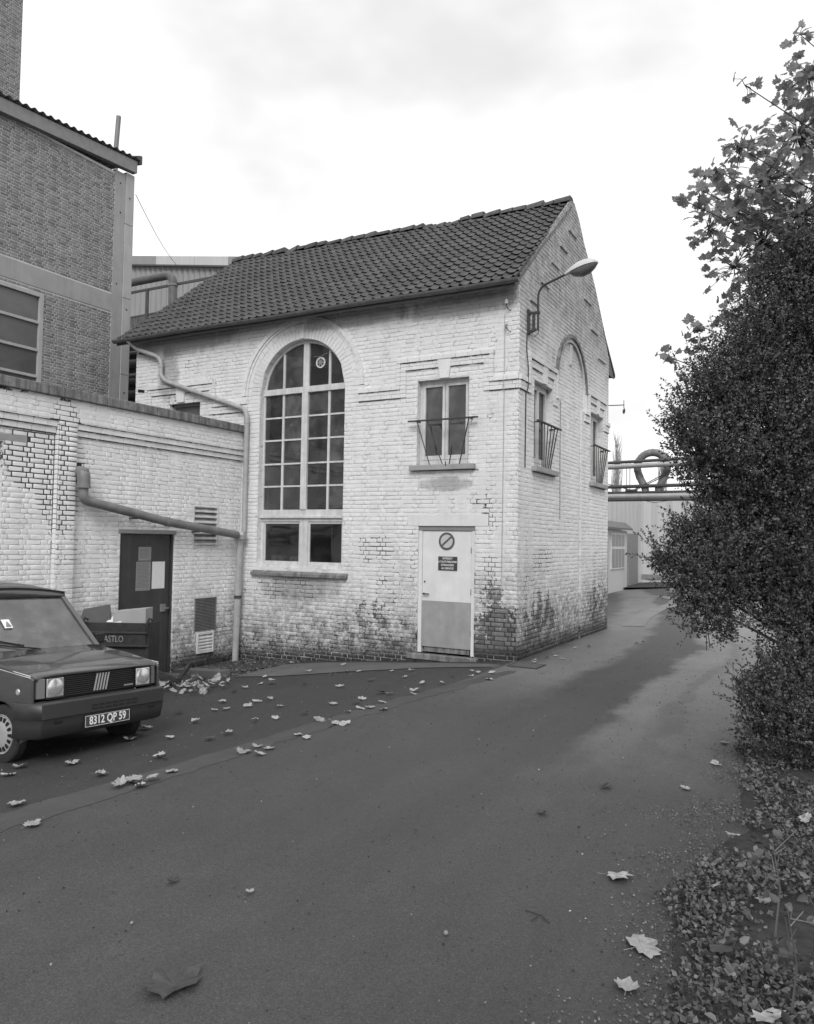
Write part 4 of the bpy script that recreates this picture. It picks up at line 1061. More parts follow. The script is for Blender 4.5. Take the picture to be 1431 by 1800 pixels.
MB().box(PX, AX-.006, -3.935, -3.645, -.8, 3.405).build("pilaster", M_annJ, A)
brick_wall(A, 'R', AX-.006, -3.94, -3.64, -.8, 3.41, M_ann, None, indiv=85, seed=12, rough=lambda u, v: 1.0 if v > 1.6 else .3)
# pilaster returns
P1 = MB()
for k in range(60):
    z = -.78+k*PITCH
    if z > 3.36: break
    P1.box(PX+.004, AX-.012, -3.945, -3.934, z, z+BHt)
    P1.box(PX+.004, AX-.012, -3.646, -3.635, z, z+BHt)
stuff(P1.build("pilaster_side", M_ann, A))
for k, (z, pr) in enumerate(((3.315, .062), (3.225, .032))):       # oversailing courses below the head
    for (a, b_) in ((-8, -3.95), (-3.63, -.003)):
        m1 = MB(); y = a
        while y < b_-.01: e_ = min(y+.216, b_); m1.box(PX, PX+pr+random.uniform(-.002, .003), y+.002, e_-.003, z, z+.086); y += .216
        m1.build("moulding", M_ann, A, bevel=.004)
shade_lines(A, 'R', PX, [(-8, -3.95, 3.315, .062), (-8, -3.95, 3.225, .032), (-3.63, -.01, 3.315, .062), (-3.63, -.01, 3.225, .032), (-8, -3.95, 3.404, .085), (-3.63, -.01, 3.404, .085)], M_undershade)
y = -12.0; k = 0
while y < -.02:                                       # coping stones
    e_ = min(y+.98, -.0); last = e_ > -.6
    MB().box(-5.75, -5.30+random.uniform(-.004, .004), y+.003, e_-.004, 3.732, 3.872+random.uniform(-.004, .004)).build("coping_stone", M_cop, A, bevel=.012); y += .98; k += 1
MB().box(-14, -5.75, -12, -.02, 3.55, 3.66).build("flat_roof", M_steel, A)
MB().box(-6.0, PX+.004, -5.9, -4.37, 3.03, 3.125).build("lintel", M_conc, A, bevel=.006)
m1 = MB(); m1.box(-5.58, -5.50, -4.79, -4.72, -.9, 3.02); m1.box(-5.58, -5.50, -5.75, -4.79, 2.94, 3.02); m1.box(-5.57, -5.53, -5.75, -4.79, -.9, 2.94); m1.build("side_door", M_frameG, A)
# dark door
MB().box(PX+.001, PX+.012, -3.63, -3.50, 2.55, 2.84).build("wall_hole", M_blk, A)
m1 = MB(); m1.box(-5.58, -5.47, -2.75, -2.71, -.55, 1.83); m1.box(-5.58, -5.47, -1.67, -1.63, -.55, 1.83); m1.build("door_frame", M_doorD, A)
MB().box(PX-.14, PX+.012, -2.79, -1.60, 1.832, 1.895).build("door_head", M_conc, A, bevel=.005)
DD = MB().box(-5.54, -5.50, -2.707, -1.675, -.48, 1.825).build("door", M_doorD, A, bevel=.004)
m1 = MB(); m1.box(-5.50, -5.47, -1.86, -1.76, .56, .68); m1.box(-5.47, -5.445, -1.80, -1.72, .60, .63); m1.build("door_lock", M_zinc, DD)
for nm, lb, y0, y1_, z0, z1, mt in (("notice", "faded narrow notice above the larger one on the dark annex door", -2.34, -2.08, 1.40, 1.62, M_paperG), ("notice", "faded grey printed notice on the dark annex door", -2.38, -2.08, .92, 1.385, M_paperG), ("notice", "white sheet of paper on the dark annex door beside the lock side", -2.05, -1.78, .94, 1.38, M_paper)):
    o = MB().box(-5.4985, -5.496, y0, y1_, z0, z1).build(nm, mt); tag(o, lb, "notice", "notices on the dark door")
    m1 = MB(); zz = z1-.04
    while zz > z0+.03 and mt is M_paperG: m1.box(-5.4958, -5.4954, y0+.02, y1_-.02-random.uniform(0, .05), zz, zz+.006); zz -= .022
    if m1.v: m1.build("print_lines", M_paper if False else simple("faint_print", .13, .8), o)
# vents
v1 = thing("louvre_vent", "large louvred vent crossed by the sloping pipe, right of the dark door", "vent", (-5.44, -.91, 1.6))
m1 = MB(); m1.box(-5.50, -5.43, -1.22, -1.195, 1.62, 2.33); m1.box(-5.50, -5.43, -.635, -.61, 1.62, 2.33); m1.box(-5.50, -5.43, -1.195, -.635, 1.62, 1.64); m1.box(-5.50, -5.43, -1.195, -.635, 2.31, 2.33); m1.build("vent_frame", M_wood, v1)
for k in range(7):
    z = 1.655+k*.095; m1 = MB(); m1.prism([(-5.52, -1.195, z+.075), (-5.435, -1.195, z), (-5.435, -1.195, z+.02), (-5.52, -1.195, z+.090)], (0, .56, 0)); m1.build("slat", M_wood, v1)
MB().box(-5.60, -5.55, -1.22, -.61, 1.62, 2.33).build("vent_back", M_blk, v1)
v2 = thing("ribbed_vent", "rusty finely ribbed vent panel low on the annex wall near the downpipe", "vent", (-5.44, -.87, .15))
MB().box(-5.50, -5.455, -1.12, -.62, .15, .72).build("vent_back", M_blk, v2)
for k in range(22): MB().box(-5.455, -5.435, -1.115, -.625, .16+k*.0255, .172+k*.0255).build("slat", M_zinc, v2)
m1 = MB(); m1.box(-5.455, -5.43, -1.135, -1.115, .14, .73); m1.box(-5.455, -5.43, -.625, -.605, .14, .73); m1.box(-5.455, -5.43, -1.135, -.605, .721, .735); m1.build("vent_frame", M_zinc, v2)
v3 = thing("small_white_vent", "small white louvred vent cover below the ribbed vent", "vent", (-5.42, -.87, -.2))
m1 = MB(); m1.box(-5.44, -5.40, -1.08, -1.05, -.22, .14); m1.box(-5.44, -5.40, -.71, -.68, -.22, .14); m1.box(-5.44, -5.40, -1.05, -.71, .10, .14); m1.box(-5.44, -5.40, -1.05, -.71, -.22, -.19); m1.build("vent_frame", M_wood, v3, bevel=.003)
for k in range(5): MB().prism([(-5.435, -1.05, -.17+k*.054), (-5.405, -1.05, -.185+k*.054), (-5.405, -1.05, -.165+k*.054), (-5.435, -1.05, -.135+k*.054)], (0, .34, 0)).build("slat", M_wood, v3)

# ================================================================== tall grey brick building
B = thing("tall_brick_building", "tall grey brick factory building with concrete corner column and band, behind the annex", "factory", (-11, -4, 0))
BX = -9.5; BY1 = .80
slabm = MB(); 
bw0, bw1, bz0, bz1 = -4.4, -1.33, 4.55, 6.55
bc = sorted([-12, bw0, bw1, .30]); 
def b_iv(a, b_):
    if bw0 < (a+b_)/2 < bw1: return [(-1, -1, bz0, bz0), (bz1, bz1, 9.75, 9.75)]
    return [(-1, -1, 9.75, 9.75)]
slab('R', BX, .3, bc, b_iv).build("wall", M_brkJ, B)
brick_wall(B, 'R', BX, -8.0, .29, 3.6, 9.72, M_brk, lambda v: ([(bw0, bw1)] if bz0 < v < bz1 else [])+([(-9, 1)] if 6.64 < v < 7.06 else []), indiv=300, seed=15, scale=.80)
MB().box(BX, BX+.012, -12, .285, 6.655, 7.04).build("concrete_band", M_conc, B, bevel=.003)
MB().box(BX-.3, BX+.014, .29, .565, -1, 9.80).build("corner_column", M_conc, B, bevel=.006)
z = -1.0
for zt in (2.9, 5.35, 7.05, 8.7, 9.86):
    MB().box(BX-.32, BX+.03, .570, .80, z, zt-.008).build("corner_panel", M_concL, B, bevel=.006); z = zt
MB().box(-16, BX-.321, .5, .79, -1, 9.8).build("wall", M_brkJ, B)
m1 = MB(); m1.prism([(BX-.05, -12, 9.10+.02), (BX-.05, .86, 9.92), (BX-.05, .86, 10.17), (BX-.05, -12, 9.32+.02)], (.13, 0, 0))
m1 = MB(); sl = .065
def zr(y): return 10.05+sl*(y+2.38)
m1.prism([(BX-.02, -12, zr(-12)-.36), (BX-.02, .79, zr(.79)-.36), (BX-.02, .79, zr(.79)-.09), (BX-.02, -12, zr(-12)-.09)], (.14, 0, 0)); m1.build("fascia", M_frameG, B, bevel=.006)
m1 = MB(); ys_ = lin(-12, .85, 380)
m1.grid(lambda x_, y_: (x_, y_, zr(y_)-.035+.024*math.cos(y_*2*PI/.177)), [BX-6, BX+.17], ys_); m1.build("corrugated_roof", M_zincD, B, smooth=80, solid=.008)
m1 = MB(); m1.prism([(BX-.6, .81, zr(.9)-.06), (BX+.19, .81, zr(.9)-.16), (BX+.19, .81, zr(.9)+.03), (BX-.1, .81, zr(.9)+.10), (BX-.6, .81, zr(.9)+.10)], (0, .05, 0)); m1.build("verge_flashing", M_steel, B)
for y_, z_ in ((.43, 9.55), (.45, 8.9), (.40, 7.3), (.68, 9.3), (.68, 6.8), (.68, 4.95)):
    MB().lathe([(0, .02), (.008, .018)], (BX+.012 if y_ < .57 else BX+.029, y_, z_), (1, 0, 0), 10).build("bolt", M_iron, B)
m1 = MB(); f_ = M_concL
m1.box(BX-.06, BX+.02, bw1-.09, bw1, bz0, bz1); m1.box(BX-.06, BX+.02, bw0, bw1-.09, bz1-.075, bz1); m1.box(BX-.06, BX+.02, bw0, bw0+.09, bz0, bz1)
for z_ in (5.94, 5.39, 4.87): m1.box(BX-.05, BX+.012, bw0+.09, bw1-.09, z_, z_+.055)
BW = m1.build("window", M_concL, B, bevel=.005)
for z0, z1 in ((4.925, 5.39), (5.445, 5.94), (5.995, 6.475), (4.56, 4.87)):
    y = bw1-.09
    for w in (1.4, 1.3):
        MB().box(BX-.035, BX-.030, y-w, y, z0, z1).build("pane", M_frost, BW); y -= w+.02
# chimney stack
ch = thing("brick_chimney", "square brick chimney stack rising behind the corrugated roof edge at top left", "chimney", (-14, -.8, 8))
slab('R', -13.0, 2.0, [-2.6, .32], lambda a, b_: [(6, 6, 18, 18)]).build("shaft", M_brkJ, ch)
brick_wall(ch, 'R', -13.0, -2.6, .32, 11.0, 17.5, M_brk, None, indiv=200, seed=17, scale=.85)
t_ = tag(MB().tube([(-10.5, 1.12, 9.6), (-10.5, 1.12, 10.9), (-10.49, 1.16, 11.67)], .055, 12).build("vent_pole", M_zinc, smooth=50), "slender metal flue pole above the corrugated roof edge", "flue")
w_ = tag(MB().tube([(-9.45, .82, 9.45)]+[(-9.45+(-15.2+9.45)*t, .82+(7.6-.82)*t, 9.45+(11.0-9.45)*t-.12*math.sin(PI*t)) for t in (.2, .4, .6, .8)]+[(-15.2, 7.6, 11.0)], .008, 5).build("overhead_wire", M_frameG), "thin wire slanting from the grey factory corner to the shed roof", "wire")

# ================================================================== shed and pipework behind
Sh = thing("corrugated_shed", "corrugated metal shed with pale fascia seen above the house roof at left", "shed", (-22, 15, 0))
m1 = MB()
def shedtop(x): return 14.63+(13.20-14.63)*(x+24.8)/(24.8-16.5)
m1.v = []; xs_ = lin(-34, -12, 260)
for i, x_ in enumerate(xs_):
    y_ = 14+.04*math.cos(i*1.57); m1.v += [(x_, y_, -1), (x_, y_, shedtop(x_))]
m1.f = [(2*i, 2*i+2, 2*i+3, 2*i+1) for i in range(len(xs_)-1)]; m1.build("wall", M_corr, Sh)
for k, (a, b_) in enumerate(((-34, -28), (-28, -23.0), (-22.98, -20.6), (-20.58, -18.6), (-18.58, -12))):
    m1 = MB(); m1.prism([(a, 13.9, shedtop(a)), (b_, 13.9, shedtop(b_)), (b_, 13.9, shedtop(b_)+.40), (a, 13.9, shedtop(a)+.40)], (0, -.06, 0)); m1.build("fascia_panel", (M_corrW, M_corr, M_corrW)[k % 3], Sh)
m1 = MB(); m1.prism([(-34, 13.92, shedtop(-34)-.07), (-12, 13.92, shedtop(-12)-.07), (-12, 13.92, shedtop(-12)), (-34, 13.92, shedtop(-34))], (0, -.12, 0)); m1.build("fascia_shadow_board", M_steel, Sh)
MB().box(-34, -12, 14.1, 22, 13.0, 13.1).build("roof", M_steel, Sh)
Gt = thing("walkway_railing", "dark steel walkway with handrail in front of the corrugated shed", "walkway", (-14, 6, 8))
m1 = MB(); m1.bar((-19, 6, 9.65), (-10.6, 6, 9.56), .05, .07); m1.build("handrail", M_steel, Gt)
m1 = MB(); m1.bar((-19, 6, 8.80), (-10.6, 6, 8.80), .03); m1.build("midrail", M_steel, Gt)
for x_ in (-16.6, -14.75, -13.72, -12.3): MB().box(x_-.05, x_+.05, 5.97, 6.03, 7.9, 9.6).build("post", M_steel, Gt)
MB().box(-19, -10.6, 5.9, 6.9, 7.95, 8.2).build("deck", M_steel, Gt)
MB().box(-19, -14.2, 6.5, 6.6, 8.2, 9.05).build("toe_panel", M_cop, Gt)
t_ = thing("lagged_duct", "fat lagged duct with an elbow turning down behind the house roof", "duct", (-14, 6.3, 9))
MB().tube(rounded([(-19, 6.0, 9.98), (-13.75, 5.9, 9.88), (-13.55, 5.9, 9.75), (-13.52, 5.9, 8.0)], .2, 6), .13, 14).build("duct", M_zincD, t_, smooth=50)
MB().tube([(-13.545, 5.9, 9.55), (-13.54, 5.9, 9.50)], .15, 14).build("collar", M_zinc, t_, smooth=50)
t_ = thing("pipe_rack", "dark rack of horizontal pipes in the gap between factory and house", "pipe rack", (-10.5, 2.5, 5))
for z_, r_, mt in ((6.05, .13, M_steel), (5.78, .05, M_galv), (5.60, .12, M_steel), (5.28, .13, M_steel), (5.05, .015, M_white), (4.86, .1, M_steel), (6.32, .06, M_steel), (4.6, .13, M_steel)):
    MB().tube([(-15, 2.4, z_+.15), (-8.6, 2.4, z_)], r_, 12).build("pipe", mt, t_, smooth=50)
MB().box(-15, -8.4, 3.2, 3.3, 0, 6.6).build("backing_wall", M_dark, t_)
MB().box(-16, -9.6, 2.9, 5.5, 6.75, 6.9).build("canopy", M_steel, t_)

# ================================================================== pipe bridge
Br = thing("pipe_bridge", "overhead bridge of steel pipes with a truss, crossing beyond the house to the right", "pipe bridge", (0, 11.5, 3))
def ppx(x, dz=0): return Vector((x, 11.75+.0*x, dz))
def brp(z0, z1, r, mt, nm, y=11.4, xa=-6, xb=16):
    s = (z1-z0)/1.70
    f = lambda x_: z0+(x_+1.44)*s*.35+.0
    o = MB().tube([(xa, y, f(xa)), (xb, y, f(xb))], r, 12).build(nm, mt, Br, smooth=50); return o
brp(4.16, 4.27, .045, M_steel, "pipe"); brp(4.02, 4.13, .07, M_galv, "pipe", 11.3); brp(3.46, 3.50, .05, M_steel, "pipe", 11.5)
brp(3.29, 3.30, .035, M_steel, "pipe", 11.5); brp(3.16, 3.17, .085, M_galv, "pipe", 11.3); brp(3.07, 3.07, .03, M_steel, "pipe", 11.6)
m1 = MB()
for a, b_ in (((-1.6, 11.5, 3.56), (-.9, 11.5, 3.36)), ((-.86, 11.5, 3.34), (.8, 11.5, 4.2)), ((-.80, 11.5, 3.34), (.9, 11.5, 4.17)), ((3.2, 11.5, 3.34), (.9, 11.5, 4.2))): m1.tube([a, b_], .014, 6)
for x_ in (-1.02, -.93, 3.2, 3.28): m1.tube([(x_, 11.5, 3.3), (x_, 11.5, 4.2)], .010, 6)
m1.box(-1.05, -.72, 11.45, 11.55, 3.32, 3.38); m1.build("truss_rod", M_steel, Br)
m1 = MB(); m1.tube([(-.6, 11.3, 3.06), (-.2, 11.3, 2.98), (.3, 11.3, 3.05), (.9, 11.3, 3.06)], .008, 5); m1.build("cable", M_steel, Br)
for x_ in (-5.8, 10): MB().box(x_-.08, x_+.08, 11.35, 11.6, 0, 4.3).build("bridge_post", M_steel, Br)
# expansion loop, built of short lagged segments
cx, cz_, rr_ = -.33, 4.02, .42
path = [(cx-.18, 11.62, 3.22), (cx-.19, 11.62, 3.42), (cx-.34, 11.62, 3.72)]
for i in range(17):
    a = PI*1.08-(PI*1.16)*i/16; path.append((cx+rr_*math.cos(a), 11.62, cz_+rr_*math.sin(a)))
path += [(cx+.34, 11.62, 3.72), (cx+.19, 11.62, 3.42), (cx+.18, 11.62, 3.22)]
LP = thing("expansion_loop", "thick lagged pipe bent into an omega loop above the pipe bridge", "pipe", (cx, 11.62, 3.2))
for k in range(len(path)-1):
    a, b_ = Vector(path[k]), Vector(path[k+1]); d_ = (b_-a)*.5
    MB().tube([a-d_*.12, b_+d_*.02], [.112, .100], 12).build("lagging_segment", simple("loop_lagging", .16, .6, .2, 6, rnd=.2) if k == 0 else bpy.data.materials["loop_lagging"], LP, smooth=50)

# ================================================================== far buildings
FBd = thing("far_factory_hall", "plain pale clad factory hall closing the view at the end of the road", "factory hall", (0, 28, 0))
fx, fy = -3.63, 25.85
m1 = MB(); m1.v = []
ys_ = lin(fx-.9, 22, 160)
for i, x_ in enumerate(ys_): m1.v += [(x_, fy+.03*math.cos(i*1.57), -.3), (x_, fy+.03*math.cos(i*1.57), 3.95)]
m1.f = [(2*i, 2*i+2, 2*i+3, 2*i+1) for i in range(len(ys_)-1)]; m1.build("wall", M_corrW, FBd)
MB().box(fx-14, fx, 8.5+6, fy+.3, .8, 3.9).build("side_hall", M_corrW, FBd) if False else None
m1 = MB(); m1.box(fx, 22, fy-.06, fy+.2, 3.95, 4.02); m1.box(fx+.02, 22, fy-.05, fy, .2, .42); m1.build("trim", M_frameG, FBd)
MB().box(fx+1.2, fx+1.55, fy-.10, fy-.04, 1.25, 1.38).build("wall_sign", M_white, FBd)
FS = thing("far_side_building", "pale rendered building with vertical cladding on the left at the end of the road", "building", (-6, 22, 0))
m1 = MB(); m1.v = []
ys_ = lin(14, fy, 60)
for i, y_ in enumerate(ys_): m1.v += [(fx-.05+.02*math.cos(i*1.57), y_, -.8), (fx-.05+.02*math.cos(i*1.57), y_, 3.92)]
m1.f = [(2*i, 2*i+2, 2*i+3, 2*i+1) for i in range(len(ys_)-1)]; m1.build("wall", M_corrW, FS)
# lean-to with window and dark door, parallel to the wall
LT = thing("lean_to", "low lean-to with a barred window under a sloping roof at the end of the road", "lean-to", (-4, 22, 0))
lx = -3.45
def ly(u): return u
MB().box(lx-.6, lx, 16.5, 22.2, -1.2, 2.36).build("wall", M_corrW, LT)
MB().prism([(lx-.1, 16.3, 2.72), (lx+.22, 16.3, 2.46), (lx+.22, 16.3, 2.39), (lx-.1, 16.3, 2.64)], (0, 6.0, 0)).build("roof", M_zincD, LT)
m1 = MB(); m1.box(lx, lx+.04, 19.35, 21.65, .80, 2.25); LW = m1.build("window", M_wood, LT)
for k in range(4):
    y0 = 19.45+k*.54; 
    for z0, z1 in ((.76, 1.55), (1.62, 2.12)): MB().box(lx+.041, lx+.045, y0, y0+.47, z0+.09, z1+.06).build("pane", M_glass if False else simple("dull_pane", .22, .3) if (k, z0) == (0, .76) else bpy.data.materials["dull_pane"], LW)
MB().box(lx, lx+.03, 18.0, 18.9, -.2, 1.9).build("door", M_frameG, LT)
t_ = tag(MB().box(-3.68, -3.60, 23.2, 25.0, -.3, 2.28).build("side_door", M_frameG), "dark flush door between the lean-to and the pale hall", "door")
for k, x_ in enumerate((-1.2, 2.4, 6.0)): MB().box(x_-.03, x_+.03, fy-.09, fy-.04, .2, 3.9).build("wall_joint_cover", M_corr, FBd)
o = MB().box(-2.9, -2.62, fy-.22, fy-.05, 1.1, 1.55).build("junction_box", M_frameG, bevel=.01); tag(o, "grey junction box on the pale hall wall at the end of the road", "junction box")
t_ = thing("roof_vent_box", "boxy roof vent on the far hall beside the expansion loop", "vent", (-.2, 30, 4))
MB().box(-1.1, .1, 30, 31, 3.9, 5.7).build("vent_body", M_corr, t_); MB().box(-1.3, .3, 29.9, 31.1, 5.7, 5.8).build("vent_cap", M_steel, t_)
# bare poplars
pl_lab = ["bare poplar just right of the house, leftmost of the far row", "bare poplar behind the left limb of the pipe loop", "bare poplar behind the right limb of the pipe loop", "bare poplar half hidden behind the evergreen, rightmost of the far row"]
for k, (u_, h_) in enumerate(((-16.5, 14.2), (-11.7, 12.3), (-7.8, 12.6), (-3.6, 10.5))):
    x_, y_ = u_, 74
    T = thing("poplar_tree", pl_lab[k], "poplar", (x_, y_, 0), "bare poplars beyond the factory")
    r_ = random.Random(k+40)
    MB().tube([(x_, y_, 0), (x_+.2, y_, h_*.5), (x_, y_, h_*.95)], [.25, .14, .03], 6).build("trunk", M_poplar, T)
    m1 = MB()
    for i in range(150):
        z0 = h_*(.12+.8*r_.random()); a = r_.uniform(0, 2*PI); l_ = (h_-z0)*.30+.8; sp = .38*min(1.3, (h_-z0)*.3+.4)
        p0 = Vector((x_, y_, z0)); p1 = p0+Vector((math.cos(a)*sp*r_.uniform(.4, 1.2), math.sin(a)*sp, l_*.6)); p2 = p1+Vector((math.cos(a)*.1, math.sin(a)*.1, l_*.6))
        m1.tube([p0, p1, p2], [.035, .022, .008], 3, caps=False)
    m1.build("crown", M_poplar, T)

# ================================================================== car
carp = Vector((-1.50, -6.21, -.172))
CA = thing("parked_car", "small dark grey hatchback parked at the left, its nose towards the road", "car", carp)
cf = Vector((.9965, -.045, .070)).normalized(); cn = Vector((-.070, .038, .997)); cn = (cn-cf*cn.dot(cf)).normalized(); cs = cn.cross(cf)
CM = Matrix((cf, cs, cn)).transposed().to_4x4(); CM.translation = carp
def cbuild(m, name, mat, parent=CA, **k): return m.build(name, mat, parent, xf=CM, **k)
HW = .665
AXL, AXR, WR = -.56, -2.50, .25
def sidepoly():
    pts = [(-.10, .30), (-.10, .73), (-.20, .765), (-.95, .900), (-1.02, .905), (-2.95, .93), (-3.06, .90), (-3.08, .35), (-3.0, .22)]
    def arch(c): return [(c+.295*math.cos(a), .235+.295*math.sin(a)) for a in [PI-PI*i/12 for i in range(13)]]
    bot = []
    for c in (AXR, AXL): bot += [(c-.295, .19)]+arch(c)+[(c+.295, .19)]
    return pts, bot
pts, bot = sidepoly()
for s_ in (-1, 1):
    m1 = MB(); poly = pts+bot+[(-.14, .24)]
    m1.prism([(a, s_*HW, z_) for a, z_ in poly], (0, -s_*.025, 0)); cbuild(m1, "side_panel", M_car, bevel=.010)
# inner dark mass
m1 = MB(); m1.box(-2.15, -.92, -.60, .60, .22, .74); m1.box(-3.0, -2.85, -.60, .60, .3, .85); m1.box(-.9, -.16, -.42, .42, .24, .70); cbuild(m1, "underbody", M_blk)
# bonnet: crown, front lip, side shoulders
xs_ = [-.085, -.10, -.135, -.17, -.40, -.65, -.955]; ys_ = [-.668, -.655, -.60, -.40, -.39, 0, .39, .40, .60, .655, .668]
def bon(a, s_):
    zc = {-.085: .735, -.10: .752, -.135: .770, -.17: .781, -.40: .826, -.65: .870, -.955: .916}[a]
    e = abs(s_); z_ = zc-(.0 if e < .41 else (.004 if e < .62 else (.014 if e < .66 else .034)))
    if e >= .41 and a < -.1: z_ -= .010*min(1, (-a-.1)/.3)
    aa = a-(.03*(e/.668)**2 if a > -.2 else .0)
    w = s_*(.615/.668 if a > -.09 else (.63/.668 if a > -.11 else (.645/.668 if a > -.15 else (.655/.668 if a > -.3 else 1))))
    return (aa, w, z_)
m1 = MB(); m1.grid(bon, xs_, ys_); cbuild(m1, "bonnet", M_car, smooth=18, solid=.012)
m1 = MB(); m1.box(-1.02, -.956, -.64, .64, .885, .912); CW = cbuild(m1, "cowl", M_car, bevel=.004)
m1 = MB(); m1.prism([(-.76, -.36, .8935), (-.66, -.36, .8755), (-.66, -.12, .8755), (-.76, -.12, .8935)], (0, 0, .006)); cbuild(m1, "bonnet_vent", M_blk)
m1 = MB(); m1.box(-.985, -.935, .34, .62, .909, .917); 
for k in range(10): m1.box(-.99+k*.005, -.988+k*.005, .34, .62, .917, .922)
cbuild(m1, "air_intake", M_blk)
m1 = MB()
for s_ in (-1, 1):
    m1.bar((-.14, s_*.667, .742), (-.955, s_*.667, .883), .004, .007); m1.bar((-1.06, s_*.6665, .32), (-1.06, s_*.6665, .895), .005, .006, (1, 0, 0)); m1.bar((-1.95, s_*.6665, .32), (-1.95, s_*.6665, .90), .005, .006, (1, 0, 0))
m1.bar((-.953, -.64, .9165), (-.953, .64, .9165), .008, .006)
cbuild(m1, "shut_line", M_blk)
for s_ in (-1, 1): m1 = MB(); m1.bar((-.20, s_*.22, .792), (-.93, s_*.34, .9185), .006, .0035); cbuild(m1, "bonnet_crease", M_car)
# windscreen and pillars
wb = [(-1.0, -.60, .915), (-1.0, .60, .915), (-1.50, .535, 1.425), (-1.50, -.535, 1.425)]
m1 = MB(); m1.prism(wb, (-.004, 0, -.004)); cbuild(m1, "windscreen", M_glassC)
m1 = MB()
for s_ in (-1, 1):
    m1.bar((-.985, s_*.615, .905), (-1.505, s_*.550, 1.435), .055, .03, (1, 0, 1)); m1.bar((-1.95, s_*.645, .90), (-2.0, s_*.56, 1.44), .05, .03, (1, 0, 0)); m1.bar((-3.02, s_*.64, .90), (-2.86, s_*.56, 1.44), .09, .03, (1, 0, 0))
    m1.bar((-1.505, s_*.552, 1.438), (-2.88, s_*.562, 1.448), .03, .04)
m1.bar((-1.505, -.55, 1.438), (-1.505, .55, 1.438), .05, .03); m1.bar((-2.9, -.56, 1.445), (-2.9, .56, 1.445), .05, .03)
cbuild(m1, "pillar", M_car, bevel=.006)
m1 = MB(); m1.bar((-1.0, -.60, .918), (-1.0, .60, .918), .02, .016); m1.bar((-1.497, -.535, 1.428), (-1.497, .535, 1.428), .016, .014); 
for s_ in (-1, 1): m1.bar((-1.0, s_*.598, .92), (-1.497, s_*.535, 1.428), .016, .014, (1, 0, 1))
cbuild(m1, "windscreen_seal", M_blk)
def roof(a, s_): return (a, s_*.58, 1.468+.135*(1-(s_)**2)*(1-((a+2.2)/.75)**4*.8))
m1 = MB(); m1.grid(roof, lin(-1.49, -2.91, 10), lin(-1, 1, 8)); cbuild(m1, "roof", M_car, smooth=40, solid=.012)
m1 = MB()
hs = lin(-1, 1, 14)
m1.grid(lambda a, q: (-1.485-.02*a, .575*q if a else .572*q, (1.425 if not a else roof(-1.49, q)[2]-.002)), [0, 1], hs); cbuild(m1, "roof_header", M_car, smooth=60, solid=.01)
m1 = MB()
for s_ in (-1, 1): m1.bar((-1.50, s_*.580, 1.452), (-2.9, s_*.585, 1.462), .014, .014)
cbuild(m1, "roof_gutter", M_blk, bevel=.004)
for s_ in (-1, 1):
    for q_ in ([(-1.06, .92), (-1.53, 1.41), (-1.95, 1.42), (-1.92, .92)], [(-1.98, .92), (-2.02, 1.42), (-2.82, 1.43), (-2.95, .93)]):
        m1 = MB(); f_ = lambda z_: s_*(.642-(z_-.92)*.16); m1.prism([(a, f_(z_), z_) for a, z_ in q_], (0, -s_*.004, 0)); cbuild(m1, "side_window", M_glassC)
m1 = MB(); m1.prism([(-3.04, -.58, .93), (-3.04, .58, .93), (-2.92, .53, 1.42), (-2.92, -.53, 1.42)], (.004, 0, 0)); cbuild(m1, "rear_window", M_glassC)
m1 = MB(); m1.box(-3.075, -3.05, -.64, .64, .30, .93); cbuild(m1, "tailgate", M_car, bevel=.006)
# seats and wheel inside
m1 = MB()
for s_ in (-.32, .32): m1.box(-2.1, -1.65, s_-.22, s_+.22, .40, .58); m1.bar((-2.05, s_, .55), (-2.2, s_, 1.12), .42, .10, (0, 1, 0)); m1.bar((-2.2, s_, 1.13), (-2.23, s_, 1.27), .22, .07, (0, 1, 0))
m1.box(-1.28, -1.02, -.58, .58, .60, .90); cbuild(m1, "seat", M_cardD, bevel=.02)
m1 = MB(); q_ = [Vector((-1.36, .30, .93))+Vector((.05*math.cos(t)*0+.10*math.sin(t)*.5, .17*math.cos(t), .15*math.sin(t))) for t in lin(0, 2*PI, 20)]; m1.tube(q_, .011, 6, caps=False); cbuild(m1, "steering_wheel", M_blk)
# front: headlamps, indicators, grille
for s_ in (-1, 1):
    a, b_ = sorted((s_*.372, s_*.545)); m1 = MB(); m1.box(-.13, -.088, a, b_, .560, .728); HL = cbuild(m1, "headlight", M_lamp, bevel=.012)
    m1 = MB(); a2, b2 = a-.004, b_+.004
    m1.box(-.14, -.082, a2, b2, .553, .560); m1.box(-.14, -.082, a2, b2, .728, .735); m1.box(-.14, -.084, a2, a, .56, .728); m1.box(-.14, -.084, b_, b2, .56, .728); cbuild(m1, "lamp_surround", M_blk, HL)
    m1 = MB(); m1.lathe([(0, .074), (.002, .07), (.006, .045), (.008, .0)], (-.0885, (a+b_)/2, .645), (1, 0, 0), 24, caps=False); cbuild(m1, "reflector", M_lamp, HL, smooth=70)
    m1 = MB(); m1.prism([(-.092, s_*.550, .560), (-.112, s_*.618, .560), (-.26, s_*.661, .560), (-.26, s_*.60, .560)], (0, 0, .168)); cbuild(m1, "indicator", M_ind, bevel=.006)
m1 = MB(); m1.box(-.16, -.125, -.368, .368, .555, .735); GRl = cbuild(m1, "grille", M_blk)
for k in range(10): m1 = MB(); m1.box(-.125, -.096, -.366, .366, .563+k*.0172, .569+k*.0172); cbuild(m1, "slat", M_plas, GRl)
for k in range(5):
    y_ = -.060+k*.030; m1 = MB(); m1.prism([(-.088, y_-.018, .572), (-.088, y_-.008, .572), (-.088, y_+.024, .722), (-.088, y_+.014, .722)], (-.012, 0, 0)); cbuild(m1, "badge_bar", M_rim, GRl)
